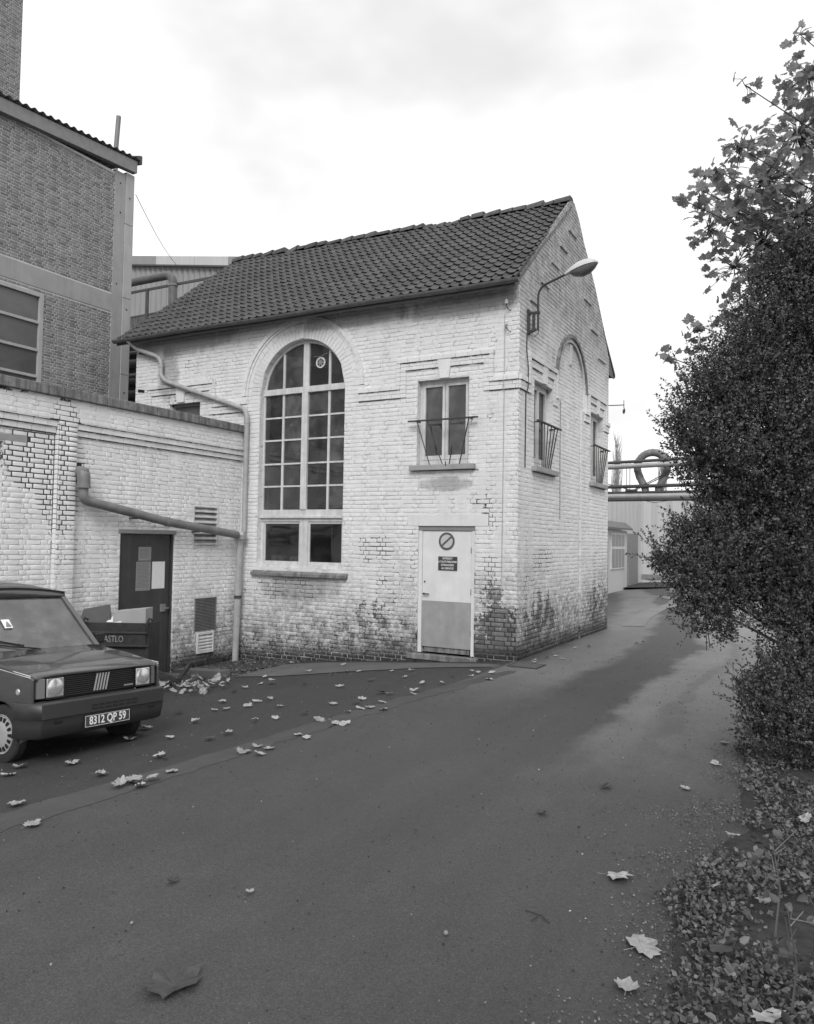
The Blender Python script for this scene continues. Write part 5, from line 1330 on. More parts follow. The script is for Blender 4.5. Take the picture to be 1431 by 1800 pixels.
m1 = MB(); m1.box(-.094, -.088, .245, .345, .578, .592); cbuild(m1, "badge", M_frameG, GRl)
# bumper: chamfered plan, two tiers
def band(m, zs, offs):
    plan = [(-.30, -.705), (-.13, -.705), (-.005, -.635), (.0, -.60), (.0, .60), (-.005, .635), (-.13, .705), (-.30, .705)]
    n0 = len(m.v); k = len(plan)
    for z_, of in zip(zs, offs):
        for a, s_ in plan: m.v.append((a-of, s_*(1-of*.6), z_))
    for i in range(len(zs)-1):
        for j in range(k-1): q0 = n0+i*k+j; m.f.append((q0, q0+1, q0+k+1, q0+k))
m1 = MB(); band(m1, [.535, .527, .518, .40, .395, .391, .34, .255, .235], [.085, .01, .0, .0, .006, .008, .010, .030, .060]); BP = cbuild(m1, "bumper", M_plas, smooth=48)
m1 = MB(); band(m1, [.5352, .5282], [.12, .012]); cbuild(m1, "bumper_top", simple("bumper_top_grey", .10, .5, .1), BP)
for r0 in (.448, .418):
    for k in range(7): m1 = MB(); y_ = -.02+k*.071; m1.box(-.02, .0012, y_-.14, y_-.14+.058, r0, r0+.019); cbuild(m1, "bumper_slot", M_blk, BP)
for y0 in (-.52, .46):
    for k in range(3): m1 = MB(); m1.box(-.02, -.004, y0, y0+.07, .350+k*.009, .354+k*.009); cbuild(m1, "bumper_slot", M_blk, BP)
PLt = cbuild(MB().box(.0, .008, -.235, .235, .275, .378), "number_plate", M_signD, bevel=.002)
m1 = MB()
for a, b_, c, d in ((-.231, .231, .279, .282), (-.231, .231, .371, .374), (-.231, -.228, .282, .371), (.228, .231, .282, .371)): m1.box(.0081, .0088, a, b_, c, d)
cbuild(m1, "plate_border", M_white, PLt)
mwp = CM @ Matrix.Translation((.0088, 0, .3265)) @ Matrix(((0, 0, 1, 0), (1, 0, 0, 0), (0, 1, 0, 0), (0, 0, 0, 1)))
text_obj("8312 QP 59", .098, M_white, PLt, mwp, sx=.80, bold=.0016)
# side strip, mirror, wipers, sticker
for s_ in (-1, 1):
    m1 = MB(); m1.bar((-.12, s_*.668, .742), (-1.02, s_*.668, .865), .004, .005); m1.bar((-.12, s_*.668, .757), (-1.02, s_*.668, .880), .004, .005); cbuild(m1, "trim_line", M_white)
    m1 = MB(); m1.box(-1.93, -1.08, s_*.667-.003, s_*.667+.003, .30, .36); cbuild(m1, "side_moulding", M_plas)
    m1 = MB(); m1.lathe([(0, .028), (.006, .022)], (-.30, s_*.665, .62), (0, s_, 0), 12); cbuild(m1, "side_repeater", M_rim)
    m1 = MB(); m1.box(-1.13, -1.08, *sorted((s_*.665, s_*.78)), .93, 1.03); cbuild(m1, "mirror", M_blk, bevel=.01)
m1 = MB(); m1.tube([(-.975, -.02, .925), (-1.03, -.30, .965), (-1.10, -.62, 1.035)], .008, 6); m1.bar((-1.035, -.16, .960), (-1.14, -.60, 1.068), .010, .020); cbuild(m1, "wiper", M_blk)
m1 = MB(); m1.prism([(-1.196, -.255, 1.129), (-1.196, -.175, 1.129), (-1.276, -.175, 1.210), (-1.276, -.255, 1.210)], (.004, 0, .004)); cbuild(m1, "tax_disc", M_white)
m1 = MB(); m1.prism([(-1.205, -.24, 1.144), (-1.205, -.19, 1.144), (-1.250, -.215, 1.190)], (.008, 0, .008)); cbuild(m1, "disc_print", M_frameG)
# wheels
for ax_ in (AXL, AXR):
    for s_ in (-1, 1):
        c = (ax_, s_*.535, WR); m1 = MB(); m1.lathe([(0, .17), (.0, .20), (.01, .235), (.03, .25), (.09, .25), (.105, .238), (.112, .20), (.105, .168), (.09, .165), (.09, .05)], c, (0, s_, 0), 32); WH = cbuild(m1, "wheel", M_rub, smooth=35)
        m1 = MB(); m1.lathe([(0, .168), (.012, .166), (.010, .158), (.004, .150), (.018, .09), (.022, .05), (.020, .0)], (ax_, s_*.635, WR), (0, s_, 0), 32, caps=False); RM = cbuild(m1, "rim", M_rim, WH, smooth=40)
        m1 = MB()
        for k in range(16):
            t = 2*PI*k/16; p = Vector((ax_+.128*math.cos(t), s_*.6435, WR+.128*math.sin(t))); q = Vector((math.cos(t), 0, math.sin(t))); w = Vector((-math.sin(t), 0, math.cos(t)))
            m1.prism([p-q*.018-w*.010, p+q*.018-w*.012, p+q*.018+w*.012, p-q*.018+w*.010], (0, s_*.012, 0))
        cbuild(m1, "rim_slots", M_blk, WH)
m1 = MB()
for ax_ in (AXL, AXR): 
    for s_ in (-1, 1): m1.lathe([(0, .30), (.10, .30)], (ax_, s_*.50, .235), (0, s_, 0), 20)
cbuild(m1, "wheel_well", M_blk) if False else None

# ================================================================== waste skip and boxes
SK = Vector((-4.2, -3.3, gz(-4.2, -3.3)))
sk = thing("waste_skip", "dark rusty metal skip with faded white lettering, between the car and the dark door", "skip", SK)
sl_ = Vector((-.875, -.484, 0)); sf_ = Vector((-.484, .874, 0))
SM = Matrix((-sl_, sf_, Vector((0, 0, 1)))).transposed().to_4x4(); SM.translation = SK     # local x to the right, y away, z up
M_skip = simple("rusty_skip_steel", .026, .6, .6, 9, .4, 60)
def sb(m, n, mt, p=sk, **k): return m.build(n, mt, p, xf=SM, **k)
m1 = MB()
for (z0, z1, y0) in ((.80, .93, .02), (.62, .79, .0), (.42, .61, .03), (.22, .41, .06)): m1.box(-.90, 0, y0, y0+.03, z0, z1)
for z_ in (.795, .615, .41): m1.box(-.92, .02, -.02, .03, z_-.015, z_+.012)
sb(m1, "front_panel", M_skip, bevel=.006)
m1 = MB(); m1.box(-.92, -.88, 0, .46, .2, .93); m1.box(-.02, .02, 0, .46, .2, .93); m1.box(-.9, 0, .44, .46, .2, .93); m1.box(-.9, 0, .02, .46, .2, .23); sb(m1, "body", M_skip)
m1 = MB(); m1.bar((.03, .0, .30), (.42, .1, .12), .06); m1.bar((.0, .0, .22), (.45, .05, .14), .05); m1.box(.0, .14, -.05, .05, .24, .34); m1.bar((.42, .08, .13), (.50, .4, .32), .05); sb(m1, "tow_bar", M_skip)
m1 = MB()
for x_ in (-.80, -.06): m1.box(x_-.03, x_+.03, .05, .11, 0.0, .25); m1.box(x_-.03, x_+.03, .35, .41, 0.0, .25)
sb(m1, "leg", M_skip)
for x_ in (-.88, .02): m1 = MB(); m1.tube([(x_, -.02, .78), (x_-.02, -.04, .92), (x_+.01, -.03, 1.0), (x_+.05, .0, .97)], .018, 6); sb(m1, "lifting_hook", M_skip)
text_obj("ASTLO", .125, simple("worn_white_lettering", .26, .8, .5, 30), sk, SM @ Matrix.Translation((-.47, -.003, .705)) @ Matrix.Rotation(PI/2, 4, 'X'), sx=.72)
bx = MB(); bx.box(-.52, -.06, .08, .38, .92, 1.08); q = bx.v; bx.v = [(x_+.0, y_, z_+(.05 if (x_ > -.3 and z_ > 1) else 0)) for x_, y_, z_ in q]
tag(bx.build("cardboard_box", M_card, None, xf=SM, bevel=.004), "pale cardboard box lying on top of the skip", "box")
bx = MB(); bx.prism([(-1.02, .10, .86), (-.56, .12, .93), (-.62, .20, 1.16), (-.98, .18, 1.09)], (.0, .03, .01)); tag(bx.build("cardboard_sheet", M_cardD, None, xf=SM), "dark flattened cardboard sheet leaning on the skip behind the car", "cardboard")
bx = MB(); bx.prism([(-.62, .1, .93), (-.40, .06, .93), (-.36, .2, 1.04), (-.55, .22, 1.03)], (0, .12, .02)); tag(bx.build("crumpled_wrapping", M_paper, None, xf=SM), "crumpled white wrapping between the two cartons on the skip", "wrapping")

# kerb blocks by the bed, drain
def block(a, b_, w, h, lab):
    a = Vector((a[0], a[1], gz(*a))); b_ = Vector((b_[0], b_[1], gz(*b_))); m = MB(); m.bar(a+Vector((0, 0, h/2-.02)), b_+Vector((0, 0, h/2-.02)), w, h+.04); o = m.build("kerb_block", M_apron, bevel=.012); tag(o, lab, "kerb", "kerb blocks round the soil bed"); return o
block((-5.1, -1.80), (-3.98, -1.95), .22, .10, "pale concrete kerb block in front of the downpipe bed")
block((-5.3, -2.25), (-4.55, -2.35), .20, .09, "kerb block with leaves against it, nearest the dark door")
dg = thing("drain_grate", "iron drain grate set in the asphalt at the foot of the house corner", "drain", (.28, -.35, 0))
m1 = MB(); m1.box(.06, .52, -.56, -.54, .002, .016); m1.box(.06, .52, -.16, -.14, .002, .016); m1.box(.06, .08, -.54, -.16, .002, .016); m1.box(.50, .52, -.54, -.16, .002, .016); m1.build("grate_frame", M_iron, dg)
for k in range(9): MB().box(.10+k*.045, .118+k*.045, -.54, -.16, .010, .016).build("grate_bar", M_zinc, dg)
MB().box(.08, .50, -.54, -.16, .006, .008).build("grate_pit", M_blk, dg)

# ================================================================== evergreen shrub
SHB = [[3.75,-3.8,1.25,0.20],[3.62,-4.20,0.61,0.12],[3.62,-4.1,0.30,0.16],[4.07,-2.9,4.03,0.69],[3.8,-3.27,3.71,0.54],[3.49,-3.54,3.31,0.49],[3.23,-3.78,3.09,0.34],[3.21,-4.0,2.61,0.33],[3.63,-3.54,2.59,0.71],[4.07,-3.08,2.88,0.78],[3.46,-3.73,2.23,0.35],[3.32,-4.02,1.66,0.41],[3.08,-4.15,1.58,0.23],[3.59,-3.64,1.78,0.55],[3.28,-4.13,1.26,0.29],[4.02,-3.29,1.84,0.76],[3.55,-3.85,1.48,0.25],[4.0,-3.5,1.16,0.34],[3.92,-3.77,0.75,0.36],[3.68,-4.03,0.62,0.20],[4.07,-3.89,0.35,0.39],[3.81,-4.15,0.45,0.23],[3.06,-4.17,1.89,0.11],[3.19,-4.1,1.97,0.09],[2.92,-4.24,1.65,0.08],[2.98,-4.02,2.84,0.12],[4.53,-2.63,3.72,0.8],[4.72,-2.49,2.66,0.96],[4.65,-2.7,1.6,0.88],[4.45,-3.12,0.66,0.6],[4.03,-3.06,4.47,0.24],[3.89,-3.13,4.31,0.32]]
SB = thing("evergreen_shrub", "tall dark small-leaved evergreen leaning over the right edge of the road", "shrub", (4.5, -3.2, 0))
def leaves_np(P, Dn, size, wid, name, mat, parent, fold=.25, spread=1.0, stuff_=False, rg=rng, oval=False):
    """diamond leaves (2 folded halves) at P pointing along Dn"""
    n = len(P); D_ = Dn/np.linalg.norm(Dn, axis=1, keepdims=True)
    r_ = rg.normal(size=(n, 3)); s = np.cross(D_, r_); s /= np.linalg.norm(s, axis=1, keepdims=True); nn = np.cross(s, D_)
    L = (size*rg.uniform(.65, 1.25, n))[:, None]; w = L*wid
    a = P; m = P+D_*L*.45; t = P+D_*L-nn*L*.12
    if oval:
        m1_ = P+D_*L*.25; m2_ = P+D_*L*.62
        V = np.stack([a, m1_+s*w*.85+nn*w*fold, m2_+s*w*.9+nn*w*fold*.8, t, m2_-s*w*.9+nn*w*fold*.8, m1_-s*w*.85+nn*w*fold], 1).reshape(-1, 3); i = np.arange(n)[:, None]*6
        o = np_mesh(name, V, np.concatenate([i+np.array([[0, 1, 2, 3]]), i+np.array([[0, 3, 4, 5]])], 0), mat, parent)
        if stuff_: stuff(o)
        return o
    l = m+s*w+nn*w*fold; r = m-s*w+nn*w*fold
    V = np.stack([a, l, t, r], 1).reshape(-1, 3); i = np.arange(n)[:, None]*4
    F = np.concatenate([i+np.array([[0, 1, 2]]), i+np.array([[0, 2, 3]])], 0)
    o = np_mesh(name, V, F, mat, parent)
    if stuff_: stuff(o)
    return o
PP = []; DDn = []
tw = MB()
cen = np.array([4.5, -3.1, 1.8])
for (x_, y_, z_, r_) in SHB:
    area = 4*PI*r_*r_; nsh = int(area*300)+20
    for i in range(nsh):
        d = rng.normal(size=3); d /= np.linalg.norm(d); rad = r_*(rng.random()**.55)*.96
        p = np.array([x_, y_, z_])+d*rad
        up_d = d*.8+np.array([0, 0, .55])+rng.normal(size=3)*.45; up_d /= np.linalg.norm(up_d); ln = rng.uniform(.06, .17)*(1 if rad > .6*r_ else .8)
        k = 13
        if rad > .86*r_ and rng.random() < .22: ln = rng.uniform(.18, .34); k = 24; up_d = up_d+np.array([0, 0, .5]); up_d /= np.linalg.norm(up_d)
        ts = np.linspace(0, 1, k)[:, None]; q = p+up_d*ln*ts+rng.normal(size=(k, 3))*(.006+.010*(1-ts))
        side = rng.normal(size=(k, 3)); side -= up_d*(side@up_d)[:, None]; side /= np.linalg.norm(side, axis=1, keepdims=True)
        dd = side*.85+up_d*.65
        PP.append(q); DDn.append(dd)
        if i % 7 == 0 or k > 20: tw.tube([p-up_d*.15, p, p+up_d*ln], [.005, .0035, .0015], 3, caps=False)
PP = np.concatenate(PP); DDn = np.concatenate(DDn)
keep = PP[:, 2] > .03; PP = PP[keep]; DDn = DDn[keep]
leaves_np(PP, DDn, .027, .34, "foliage", M_shrub, SB, stuff_=True)
for (x_, y_, z_, r_) in SHB:
    b0 = Vector((4.6+random.uniform(-.15, .15), -3.0+random.uniform(-.15, .15), .05)); e = Vector((x_, y_, z_)); mid_ = b0.lerp(e, .5)+Vector((.15, .1, .1))
    tw.tube([b0, mid_, e, e+(e-mid_).normalized()*r_*.6], [.022, .015, .009, .004], 6)
tw.build("branch", M_bark, SB, smooth=60)
MB().tube([(4.6, -3.0, -.05), (4.62, -3.0, .8), (4.55, -3.02, 2.0), (4.5, -2.9, 3.2)], [.11, .09, .07, .03], 10).build("trunk", M_bark, SB, smooth=60)

# ================================================================== plane tree
PTB = [[3.87,-2.41,5.95,0.46],[3.58,-2.78,5.39,0.51],[3.35,-3.12,5.01,0.41],[3.15,-3.33,4.8,0.24],[3.86,-2.38,5.14,0.64],[3.34,-2.99,4.5,0.33],[3.56,-2.54,4.85,0.46],[2.81,-3.47,3.57,0.14],[2.98,-3.26,3.72,0.16],[3.98,-2.61,6.46,0.34],[3.91,-2.77,6.79,0.17],[3.46,-3.22,6.16,0.14],[3.32,-2.86,4.03,0.28],[4.48,-1.86,6.3,0.83],[4.59,-1.53,5.33,0.91],[3.07,-3.51,5.13,0.16],[3.4,-3.11,5.62,0.25],[3.05,-3.35,3.88,0.09],[3.22,-3.32,5.35,0.16],[2.95,-3.57,5.02,0.07]]
PT = thing("plane_tree", "young plane tree with large lobed leaves rising behind the evergreen shrub", "tree", (6.0, -1.5, 0))
def lobed(seed, curl=.18, N=None):
    r_ = random.Random(seed); v = [(0, 0, 0)]
    # half outline of a five-lobed leaf (x right, y tip), unit length
    half = [(.0, -.22), (.14, -.32), (.34, -.34), (.40, -.22), (.58, -.12), (.50, .02), (.64, .20), (.44, .24), (.42, .46), (.26, .38), (.17, .56), (.0, .70)]
    out = half+[(-x_, y_) for x_, y_ in reversed(half[1:-1])]
    for x_, y_ in out:
        x_ += r_.uniform(-.055, .055); y_ += r_.uniform(-.055, .055)
        v.append((x_, y_, curl*((x_*x_)*1.6+(y_-.1)**2*.9)+r_.uniform(-.07, .07)))
    n = len(out); f = [(0, 1+i, 1+(i+1) % n) for i in range(n)]
    return v, f
def leafmesh(nm, seed, curl, mat, stalk=True):
    v, f = lobed(seed, curl)
    if stalk:
        n = len(v); v += [(-.012, -.26, .0), (.012, -.26, .0), (.03, -.75, .05), (.015, -.75, .06)]; f.append((n, n+1, n+2, n+3))
    me = bpy.data.meshes.new(nm); me.from_pydata(v, [], f); me.update(); me.materials.append(mat); return me
LMp = [leafmesh('leaf', i, .25, M_plane) for i in range(6)]
cand = []
for (x_, y_, z_, r_) in PTB:
    nl = max(8, int(4/3*PI*(r_**3)*210+r_*r_*260))
    for i in range(nl):
        d = rng.normal(size=3); d /= np.linalg.norm(d); p = np.array([x_, y_, z_])+d*r_*rng.random()**.4
        dx_, dz_ = -d[0], 0
        cand.append(p)
cand = sorted(cand, key=lambda p: np.linalg.norm(p-CP)-.0*p[2])
def inview(p):
    d = Vector(p)-Vector(CP); w_ = d.dot(fw); return abs(d.dot(r2))/w_ < .54 and abs(d.dot(u2))/w_ < .68
vis = [p for p in cand if inview(p)]; hid = [p for p in cand if not inview(p)]
restP = vis[300:]+hid
def leafmat4(p, s_, r__):
    m = Matrix.Rotation(r__.uniform(0, 2*PI), 4, 'Z') @ Matrix.Rotation(r__.gauss(2.3, .5), 4, 'X') @ Matrix.Rotation(r__.gauss(0, .35), 4, 'Y') @ Matrix.Diagonal((s_, s_, s_, 1))
    m.translation = Vector(p); return m
r__ = random.Random(5)
twg = MB()
def nearest_c(p): return min(PTB, key=lambda q: (q[0]-p[0])**2+(q[1]-p[1])**2+(q[2]-p[2])**2)
for i, p in enumerate(vis[:300]):
    o = link('leaf', LMp[i % 6], None, PT); s_ = r__.uniform(.055, .105)
    o.matrix_basis = leafmat4(p, s_, r__)
m1 = MB()
for i, p in enumerate(restP):
    mt = leafmat4(p, r__.uniform(.055, .105), r__); v, f = lobed(i % 6, .25); n0 = len(m1.v); m1.v += [tuple(mt @ Vector(q)) for q in v]; m1.f += [tuple(n0+j for j in q) for q in f]
stuff(m1.build("leaf_mass", M_plane, PT))
for i, p in enumerate(vis+hid):
    if i % 2: continue
    c = nearest_c(p); q = Vector(p); e = Vector(c[:3]); twg.tube([q+Vector((0, 0, -.01)), q.lerp(e, .5)+Vector((.02, .02, .03)), e], [.0022, .0035, .005], 3, caps=False)
root = Vector((6.0, -1.5, 0))
MB().tube([(6.0, -1.5, -.05), (5.95, -1.5, 2.0), (5.7, -1.55, 4.0), (5.5, -1.6, 6.0)], [.16, .13, .10, .05], 12).build("trunk", M_bark, PT, smooth=60)
for c in PTB:
    e = Vector(c[:3]); z0 = max(1.8, e.z-1.3); b0 = Vector((5.95-(z0-2)*.1, -1.52, z0)); mid_ = b0.lerp(e, .55)+Vector((0, 0, -.05))
    twg.tube([b0, b0.lerp(mid_, .5)+Vector((.05, -.04, .06)), mid_, mid_.lerp(e, .5)+Vector((-.03, .05, .05)), e], [.018, .013, .009, .006, .004], 6)
twg.build("branch", M_bark, PT, smooth=60)

# ================================================================== fallen leaves
LD = [leafmesh('fallen_leaf', 50+i, (.04, .38, .2, .12, .5, .28, .08, .34, .15)[i], M_dry) for i in range(9)]
LDD = [leafmesh('fallen_leaf', 70+i, .35, M_dryD) for i in range(3)]
def fallen(x_, y_, s_, lab, grp="dry leaves fallen on the ground", dark=False, z=None, tilt=.12, rot=None):
    o = link('fallen_leaf', random.choice(LDD if dark or ('pale' not in lab and grp[0] == 'd' and random.random() < .15) else LD)); s_ *= .68
    zz = gz(x_, y_) if z is None else z
    o.location = (x_, y_, zz+.016+.004); o.scale = (s_, s_, s_)
    o.rotation_euler = (random.gauss(0, tilt), random.gauss(0, tilt), random.uniform(0, 6.28) if rot is None else rot)
    tag(o, lab, "leaf", grp); return o
LA = [[-2.65,-3.26],[-2.22,-4.65],[-1.61,-5.02],[-1.26,-5.7],[-0.75,-6.29],[-0.98,-4.81],[-0.84,-4.68],[-1.68,-4.12],[-1.78,-3.83],[-1.71,-3.67],[-1.27,-4.05],[-0.68,-4.38],[-0.72,-3.81],[-0.46,-3.72],[-0.54,-3.48],[-1.38,-2.69],[-0.56,-3.02],[-0.41,-3.08],[-0.38,-2.29],[-1.24,-2.13],[-2.05,-2.54],[-2.6,-2.56],[-2.74,-2.6],[-3.14,-2.01],[-2.83,-2.25],[-0.83,-5.4],[-1.61,-5.88],[-1.96,-5.42],[-1.88,-5.4],[-1.81,-4.32],[-1.9,-4.42],[-2.2,-3.94],[-2.74,-2.94],[-0.81,-5.65]]
LS = [[-0.29,-4.67],[-0.25,-4.23],[-0.04,-4.74],[0.06,-4.74],[-0.23,-4.01],[-0.16,-3.93],[-0.19,-3.62],[0.04,-3.99],[-0.2,-2.85],[-0.12,-3.04],[-0.12,-2.26],[-0.14,-5.79],[-0.13,-5.98],[0.01,-5.82],[0.04,-5.98],[-0.08,-5.3],[0.05,-5.36],[0.28,-1.71],[0.13,-1.24],[0,-1.65],[-.26,-6.64]]
LW_ = [[-2.19,-1.68],[-2.12,-1.41],[-1.95,-1.34],[-1.43,-1.25],[-1.16,-1.17],[-0.92,-1.8],[-0.2,-1.15],[-0.27,-1.68],[-0.04,-1.33],[-2.8,-1.41],[-3.87,-0.42],[-2.7,-0.61]]
for x_, y_ in LA: fallen(x_, y_, random.uniform(.10, .16), "dry lobed leaf on the dark yard asphalt right of the car")
for x_, y_ in LS: fallen(x_, y_, random.uniform(.10, .16), "dry leaf on the pale concrete strip beyond the overlapping leaf clump")
for x_, y_ in LW_: fallen(x_, y_, random.uniform(.09, .13), "dry leaf on the ground close to the house's front wall")
for x_, y_ in [[-0.29,-6.96],[-0.34,-7.05],[-0.31,-7.0],[-0.21,-6.9],[-0.32,-7.12],[-0.37,-6.97],[-.26,-7.0]]: fallen(x_, y_, random.uniform(.11, .15), "pale leaf in the overlapping clump on the concrete strip", tilt=.3, z=gz(x_, y_)+random.uniform(0, .03))
for (x_, y_), lb in zip([[-1.55,-7.12],[-1.7,-6.92],[-1.35,-6.69],[-0.77,-6.89],[-1.61,-5.86],[-0.69,-7.63],[-0.14,-7.91],[-.16,-7.05]],
    ["pale leaf beside the car's near front tyre", "small leaf just behind the near front tyre's foot", "leaf under the car's number plate side, on the asphalt", "curled leaf between the car and the leaf clump", "leaf at the foot of the car's far front tyre", "broad pale leaf on the strip at the left edge of the picture", "leaf on the road just off the strip, lowest at the left", "leaf just right of the clump on the concrete strip"]):
    fallen(x_, y_, .14, lb)
for (x_, y_) in [[0.25,1.06],[0.3,-0.03],[0.3,0.51],[0.55,0.55],[0.33,1.91],[0.49,2.2],[.22,.2],[.35,.8]]: fallen(x_, y_, random.uniform(.08, .12), "small leaf on the asphalt at the foot of the gable wall")
for (x_, y_) in [[1.15,3.4],[1.11,3.09]]: fallen(x_, y_, .10, "dark leaf out on the road beyond the gable", dark=True)
for (x_, y_), s_, dk, lb in [((1.89, -8.72), .20, True, "large dark flattened leaf low on the near asphalt, left of centre"), ((3.42, -7.47), .20, False, "large crumpled pale leaf near the verge, lower right"), ((3.15, -6.8), .19, False, "pale leaf with a long stalk lying on the road, right of centre"),
    ((3.44, -7.83), .13, False, "grey leaf at the verge edge near the bottom right"), ((1.61, -7.94), .055, False, "tiny pale oval leaf alone on the near asphalt"), ((2.71, -5.33), .12, True, "dark curled leaf alone in the middle of the road"),
    ((2.5, -6.09), .10, True, "smaller dark leaf in the road nearer than the curled one"), ((3.22, -5.06), .10, False, "flat grey leaf on the road just left of the verge kerb line"), ((1.2, -8.05), .08, True, "flat worn leaf pressed into the near asphalt")]:
    o = fallen(x_, y_, s_, lb, dark=dk, tilt=.06)
    if s_ == .20 and dk: o.scale = (.20, .20, .20); o.data = leafmesh('fallen_leaf', 91, .16, M_dryD); o.rotation_euler = (.05, .03, 1.2)
for (x_, y_) in [[3.34,-4.27],[3.45,-3.16],[3.3,-3.5]]: fallen(x_, y_, .12, "leaf on the road edge beneath the evergreen shrub")
for (x_, y_) in [[3.64,-3.5],[3.8,-3.94],[3.66,-4.26],[3.66,-5.12],[4.02,-5.58],[3.66,-6.84],[3.65,-6.1],[3.75,-7.46],[3.9,-6.9],[4.0,-7.4],[3.8,-8.2],[4.1,-8.6],[3.95,-7.9],[3.72,-5.6],[3.9,-4.8],[4.2,-6.3]]: fallen(x_, y_, random.uniform(.09, .16), "dry leaf lying among the ground cover of the right verge", z=.085, tilt=.35)
# heap of leaves by the kerb block
for i in range(95):
    t = random.random(); x_ = -4.7+1.75*t+random.gauss(0, .12); y_ = -2.75-.35*t+random.gauss(0, .26)
    fallen(x_, y_, random.uniform(.09, .15), "dry leaf in the heap against the kerb block beyond the car's nose", "leaves heaped by the kerb block", z=gz(x_, y_)+random.uniform(0, .07), tilt=.5)

# ================================================================== ground cover and litter
def scatter_leaves(name, n, xf_, size, wid, mat, zf, up_, seed):
    g = np.random.default_rng(seed); P = xf_(g, n); P = np.column_stack([P, zf(g, P)])
    Dn = g.normal(size=(len(P), 3)); Dn[:, 2] = Dn[:, 2]*up_[1]+up_[0]
    return stuff(leaves_np(P, Dn, size, wid, name, mat, None, fold=.3, rg=g, oval=size > .03))
def verge_xy(g, n):
    y = g.uniform(-10.2, -3.6, n); x = 3.56+np.abs(g.normal(0, 1, n))*.9+.10*np.sin(y*2.1)+.05*np.sin(y*5.7); k = x < 6.5
    clump = np.sin(x*5.1+y*2.3)+np.sin(y*4.7-x*3.1)+g.normal(0, .5, n) > -.5
    return np.column_stack([x, y])[k & clump]

o = scatter_leaves("ground_cover", 30000, verge_xy, .030, .34, M_weed, lambda g, P: .035+.045*g.random(len(P))**1.5*(.6+(P[:, 0]-3.6)), (.25, .5), 3); tag(o, "low ivy-like ground cover over the right verge", "ground cover")
def verge2(g, n):
    y = g.uniform(-10, -5.2, n); x = g.uniform(3.75, 5.2, n); return np.column_stack([x, y])
o = scatter_leaves("verge_dead_leaves", 9000, verge_xy, .026, .42, M_litter, lambda g, P: .03+.03*g.random(len(P)), (.0, .35), 13); tag(o, "dead brown leaf bits lying between the ground cover plants", "litter")
o = scatter_leaves("verge_seedlings", 900, verge2, .042, .32, M_weed, lambda g, P: .12+.16*g.random(len(P)), (.35, .4), 8); tag(o, "broader seedling leaves standing above the ground cover on the verge", "seedlings")
def litter_xy(g, n):
    y = g.uniform(-9.6, -3.2, n); x = 3.62-np.abs(g.normal(0, .15, n))*(1+.65*(np.sin(y*1.9)+1)*(y < -5.5)); k = (x > 2.2) & (np.sin(x*9+y*4)+np.sin(y*7-x*5)+g.normal(0, .6, n) > -.4)
    return np.column_stack([x, y])[k]
o = scatter_leaves("leaf_litter", 7500, litter_xy, .013, .40, M_litter, lambda g, P: .008+.006*g.random(len(P)), (.0, .25), 4); tag(o, "crumbled leaf litter along the road's right edge", "litter")
def litter2(g, n): y = g.uniform(-9.5, 3, n); x = g.uniform(-3.5, 3.6, n); return np.column_stack([x, y])
g_ = lambda g, P: np.minimum(P[:, 0], 0)*.085+.008
o = scatter_leaves("road_specks", 2600, litter2, .013, .45, M_dryD, g_, (.0, .25), 5); tag(o, "dark specks and twigs scattered over the asphalt", "litter")
o = scatter_leaves("pale_specks", 500, litter2, .011, .5, M_dry, g_, (.0, .25), 6); tag(o, "pale specks scattered over the asphalt", "litter")
def bed_xy(g, n): return np.column_stack([g.uniform(-5.3, -3.8, n), g.uniform(-1.9, -.05, n)])
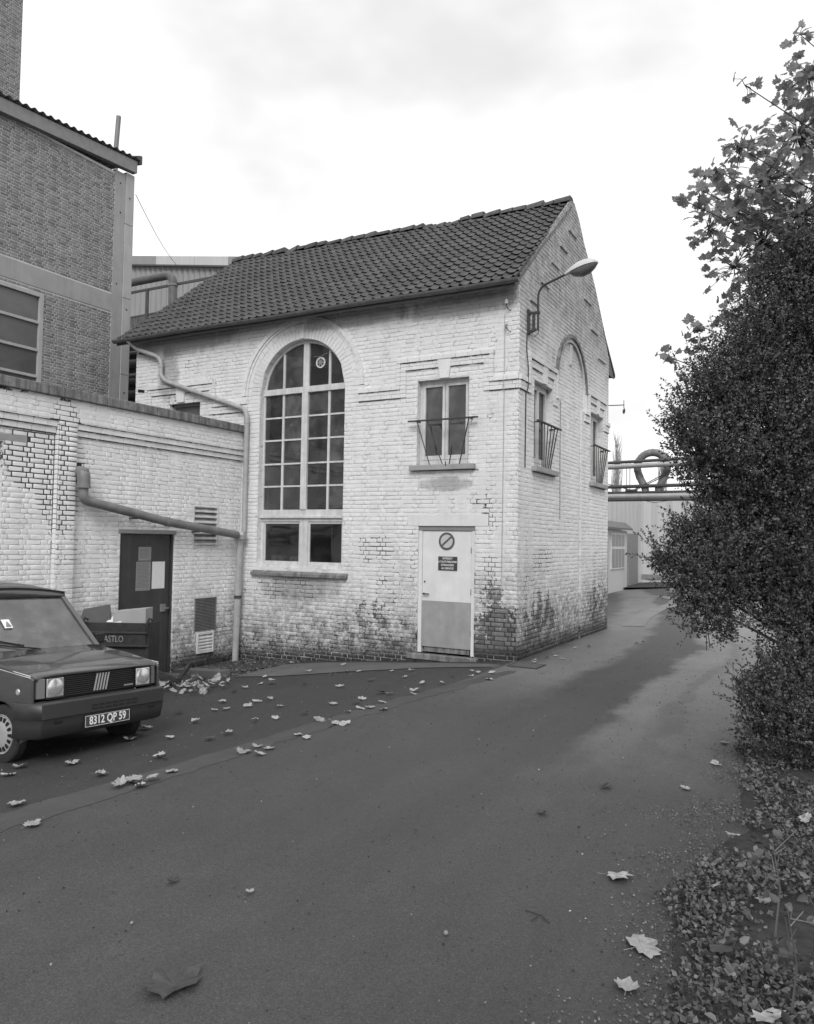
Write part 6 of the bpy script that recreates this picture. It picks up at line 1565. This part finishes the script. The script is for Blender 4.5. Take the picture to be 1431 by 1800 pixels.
o = scatter_leaves("bed_litter", 1300, bed_xy, .035, .45, M_litter, g_, (.0, .3), 7); tag(o, "leaf litter on the soil bed below the downpipe", "litter")
# bare saplings on the verge
for k, (x_, y_, h_) in enumerate(((3.93, -7.1, .42), (4.12, -7.15, .36), (4.02, -7.75, .40))):
    T = thing("sapling", ["slender bare sapling standing leftmost among the ground cover", "bare sapling just right of the leftmost one on the verge", "nearest twiggy sapling at the bottom right of the verge"][k], "sapling", (x_, y_, .05), "saplings on the verge")
    m1 = MB(); m1.tube([(x_, y_, .03), (x_+.02, y_+.01, .03+h_*.5), (x_-.01, y_, .03+h_)], [.006, .004, .002], 5); m1.build("stem", M_litter, T)
    r_ = random.Random(k); m1 = MB()
    for i in range(5):
        z0 = .03+h_*r_.uniform(.4, .95); m1.tube([(x_, y_, z0), (x_+r_.uniform(-.09, .09), y_+r_.uniform(-.09, .09), z0+r_.uniform(.03, .1))], [.003, .0015], 4)
    m1.build("twig", M_litter, T)
    P = np.array([[x_+r_.uniform(-.1, .1), y_+r_.uniform(-.1, .1), .03+h_*r_.uniform(.45, 1.15)] for i in range(9)]); leaves_np(P, np.random.default_rng(k).normal(size=(9, 3)), .05, .30, "sapling_leaves", M_weed, T, oval=True)
for k, (x_, y_, r_) in enumerate(((2.63, -7.80, .012), (1.35, -8.45, .008))):
    o = MB().lathe([(0, r_*.5), (r_*.5, r_), (r_*1.2, r_*.9), (r_*1.7, r_*.3)], (x_, y_, .006), n=8).build("pebble", M_frameG, smooth=60); tag(o, ["round pebble alone on the near asphalt right of centre", "tiny pebble on the near asphalt left of centre"][k], "pebble")
m1 = MB(); m1.tube([(2.86, -7.40, .012), (2.95, -7.42, .016), (3.0, -7.46, .011)], .004, 5); m1.tube([(2.93, -7.43, .014), (2.92, -7.48, .010)], .003, 5); tag(m1.build("twig", M_bark), "short forked twig on the road near the verge", "twig")
m1 = MB(); m1.tube([(-.70, -6.32, gz(-.7, 0)+.012), (-.60, -6.36, gz(-.6, 0)+.02)], .006, 5); tag(m1.build("twig", M_bark), "short dark twig on the yard edge in front of the car", "twig")
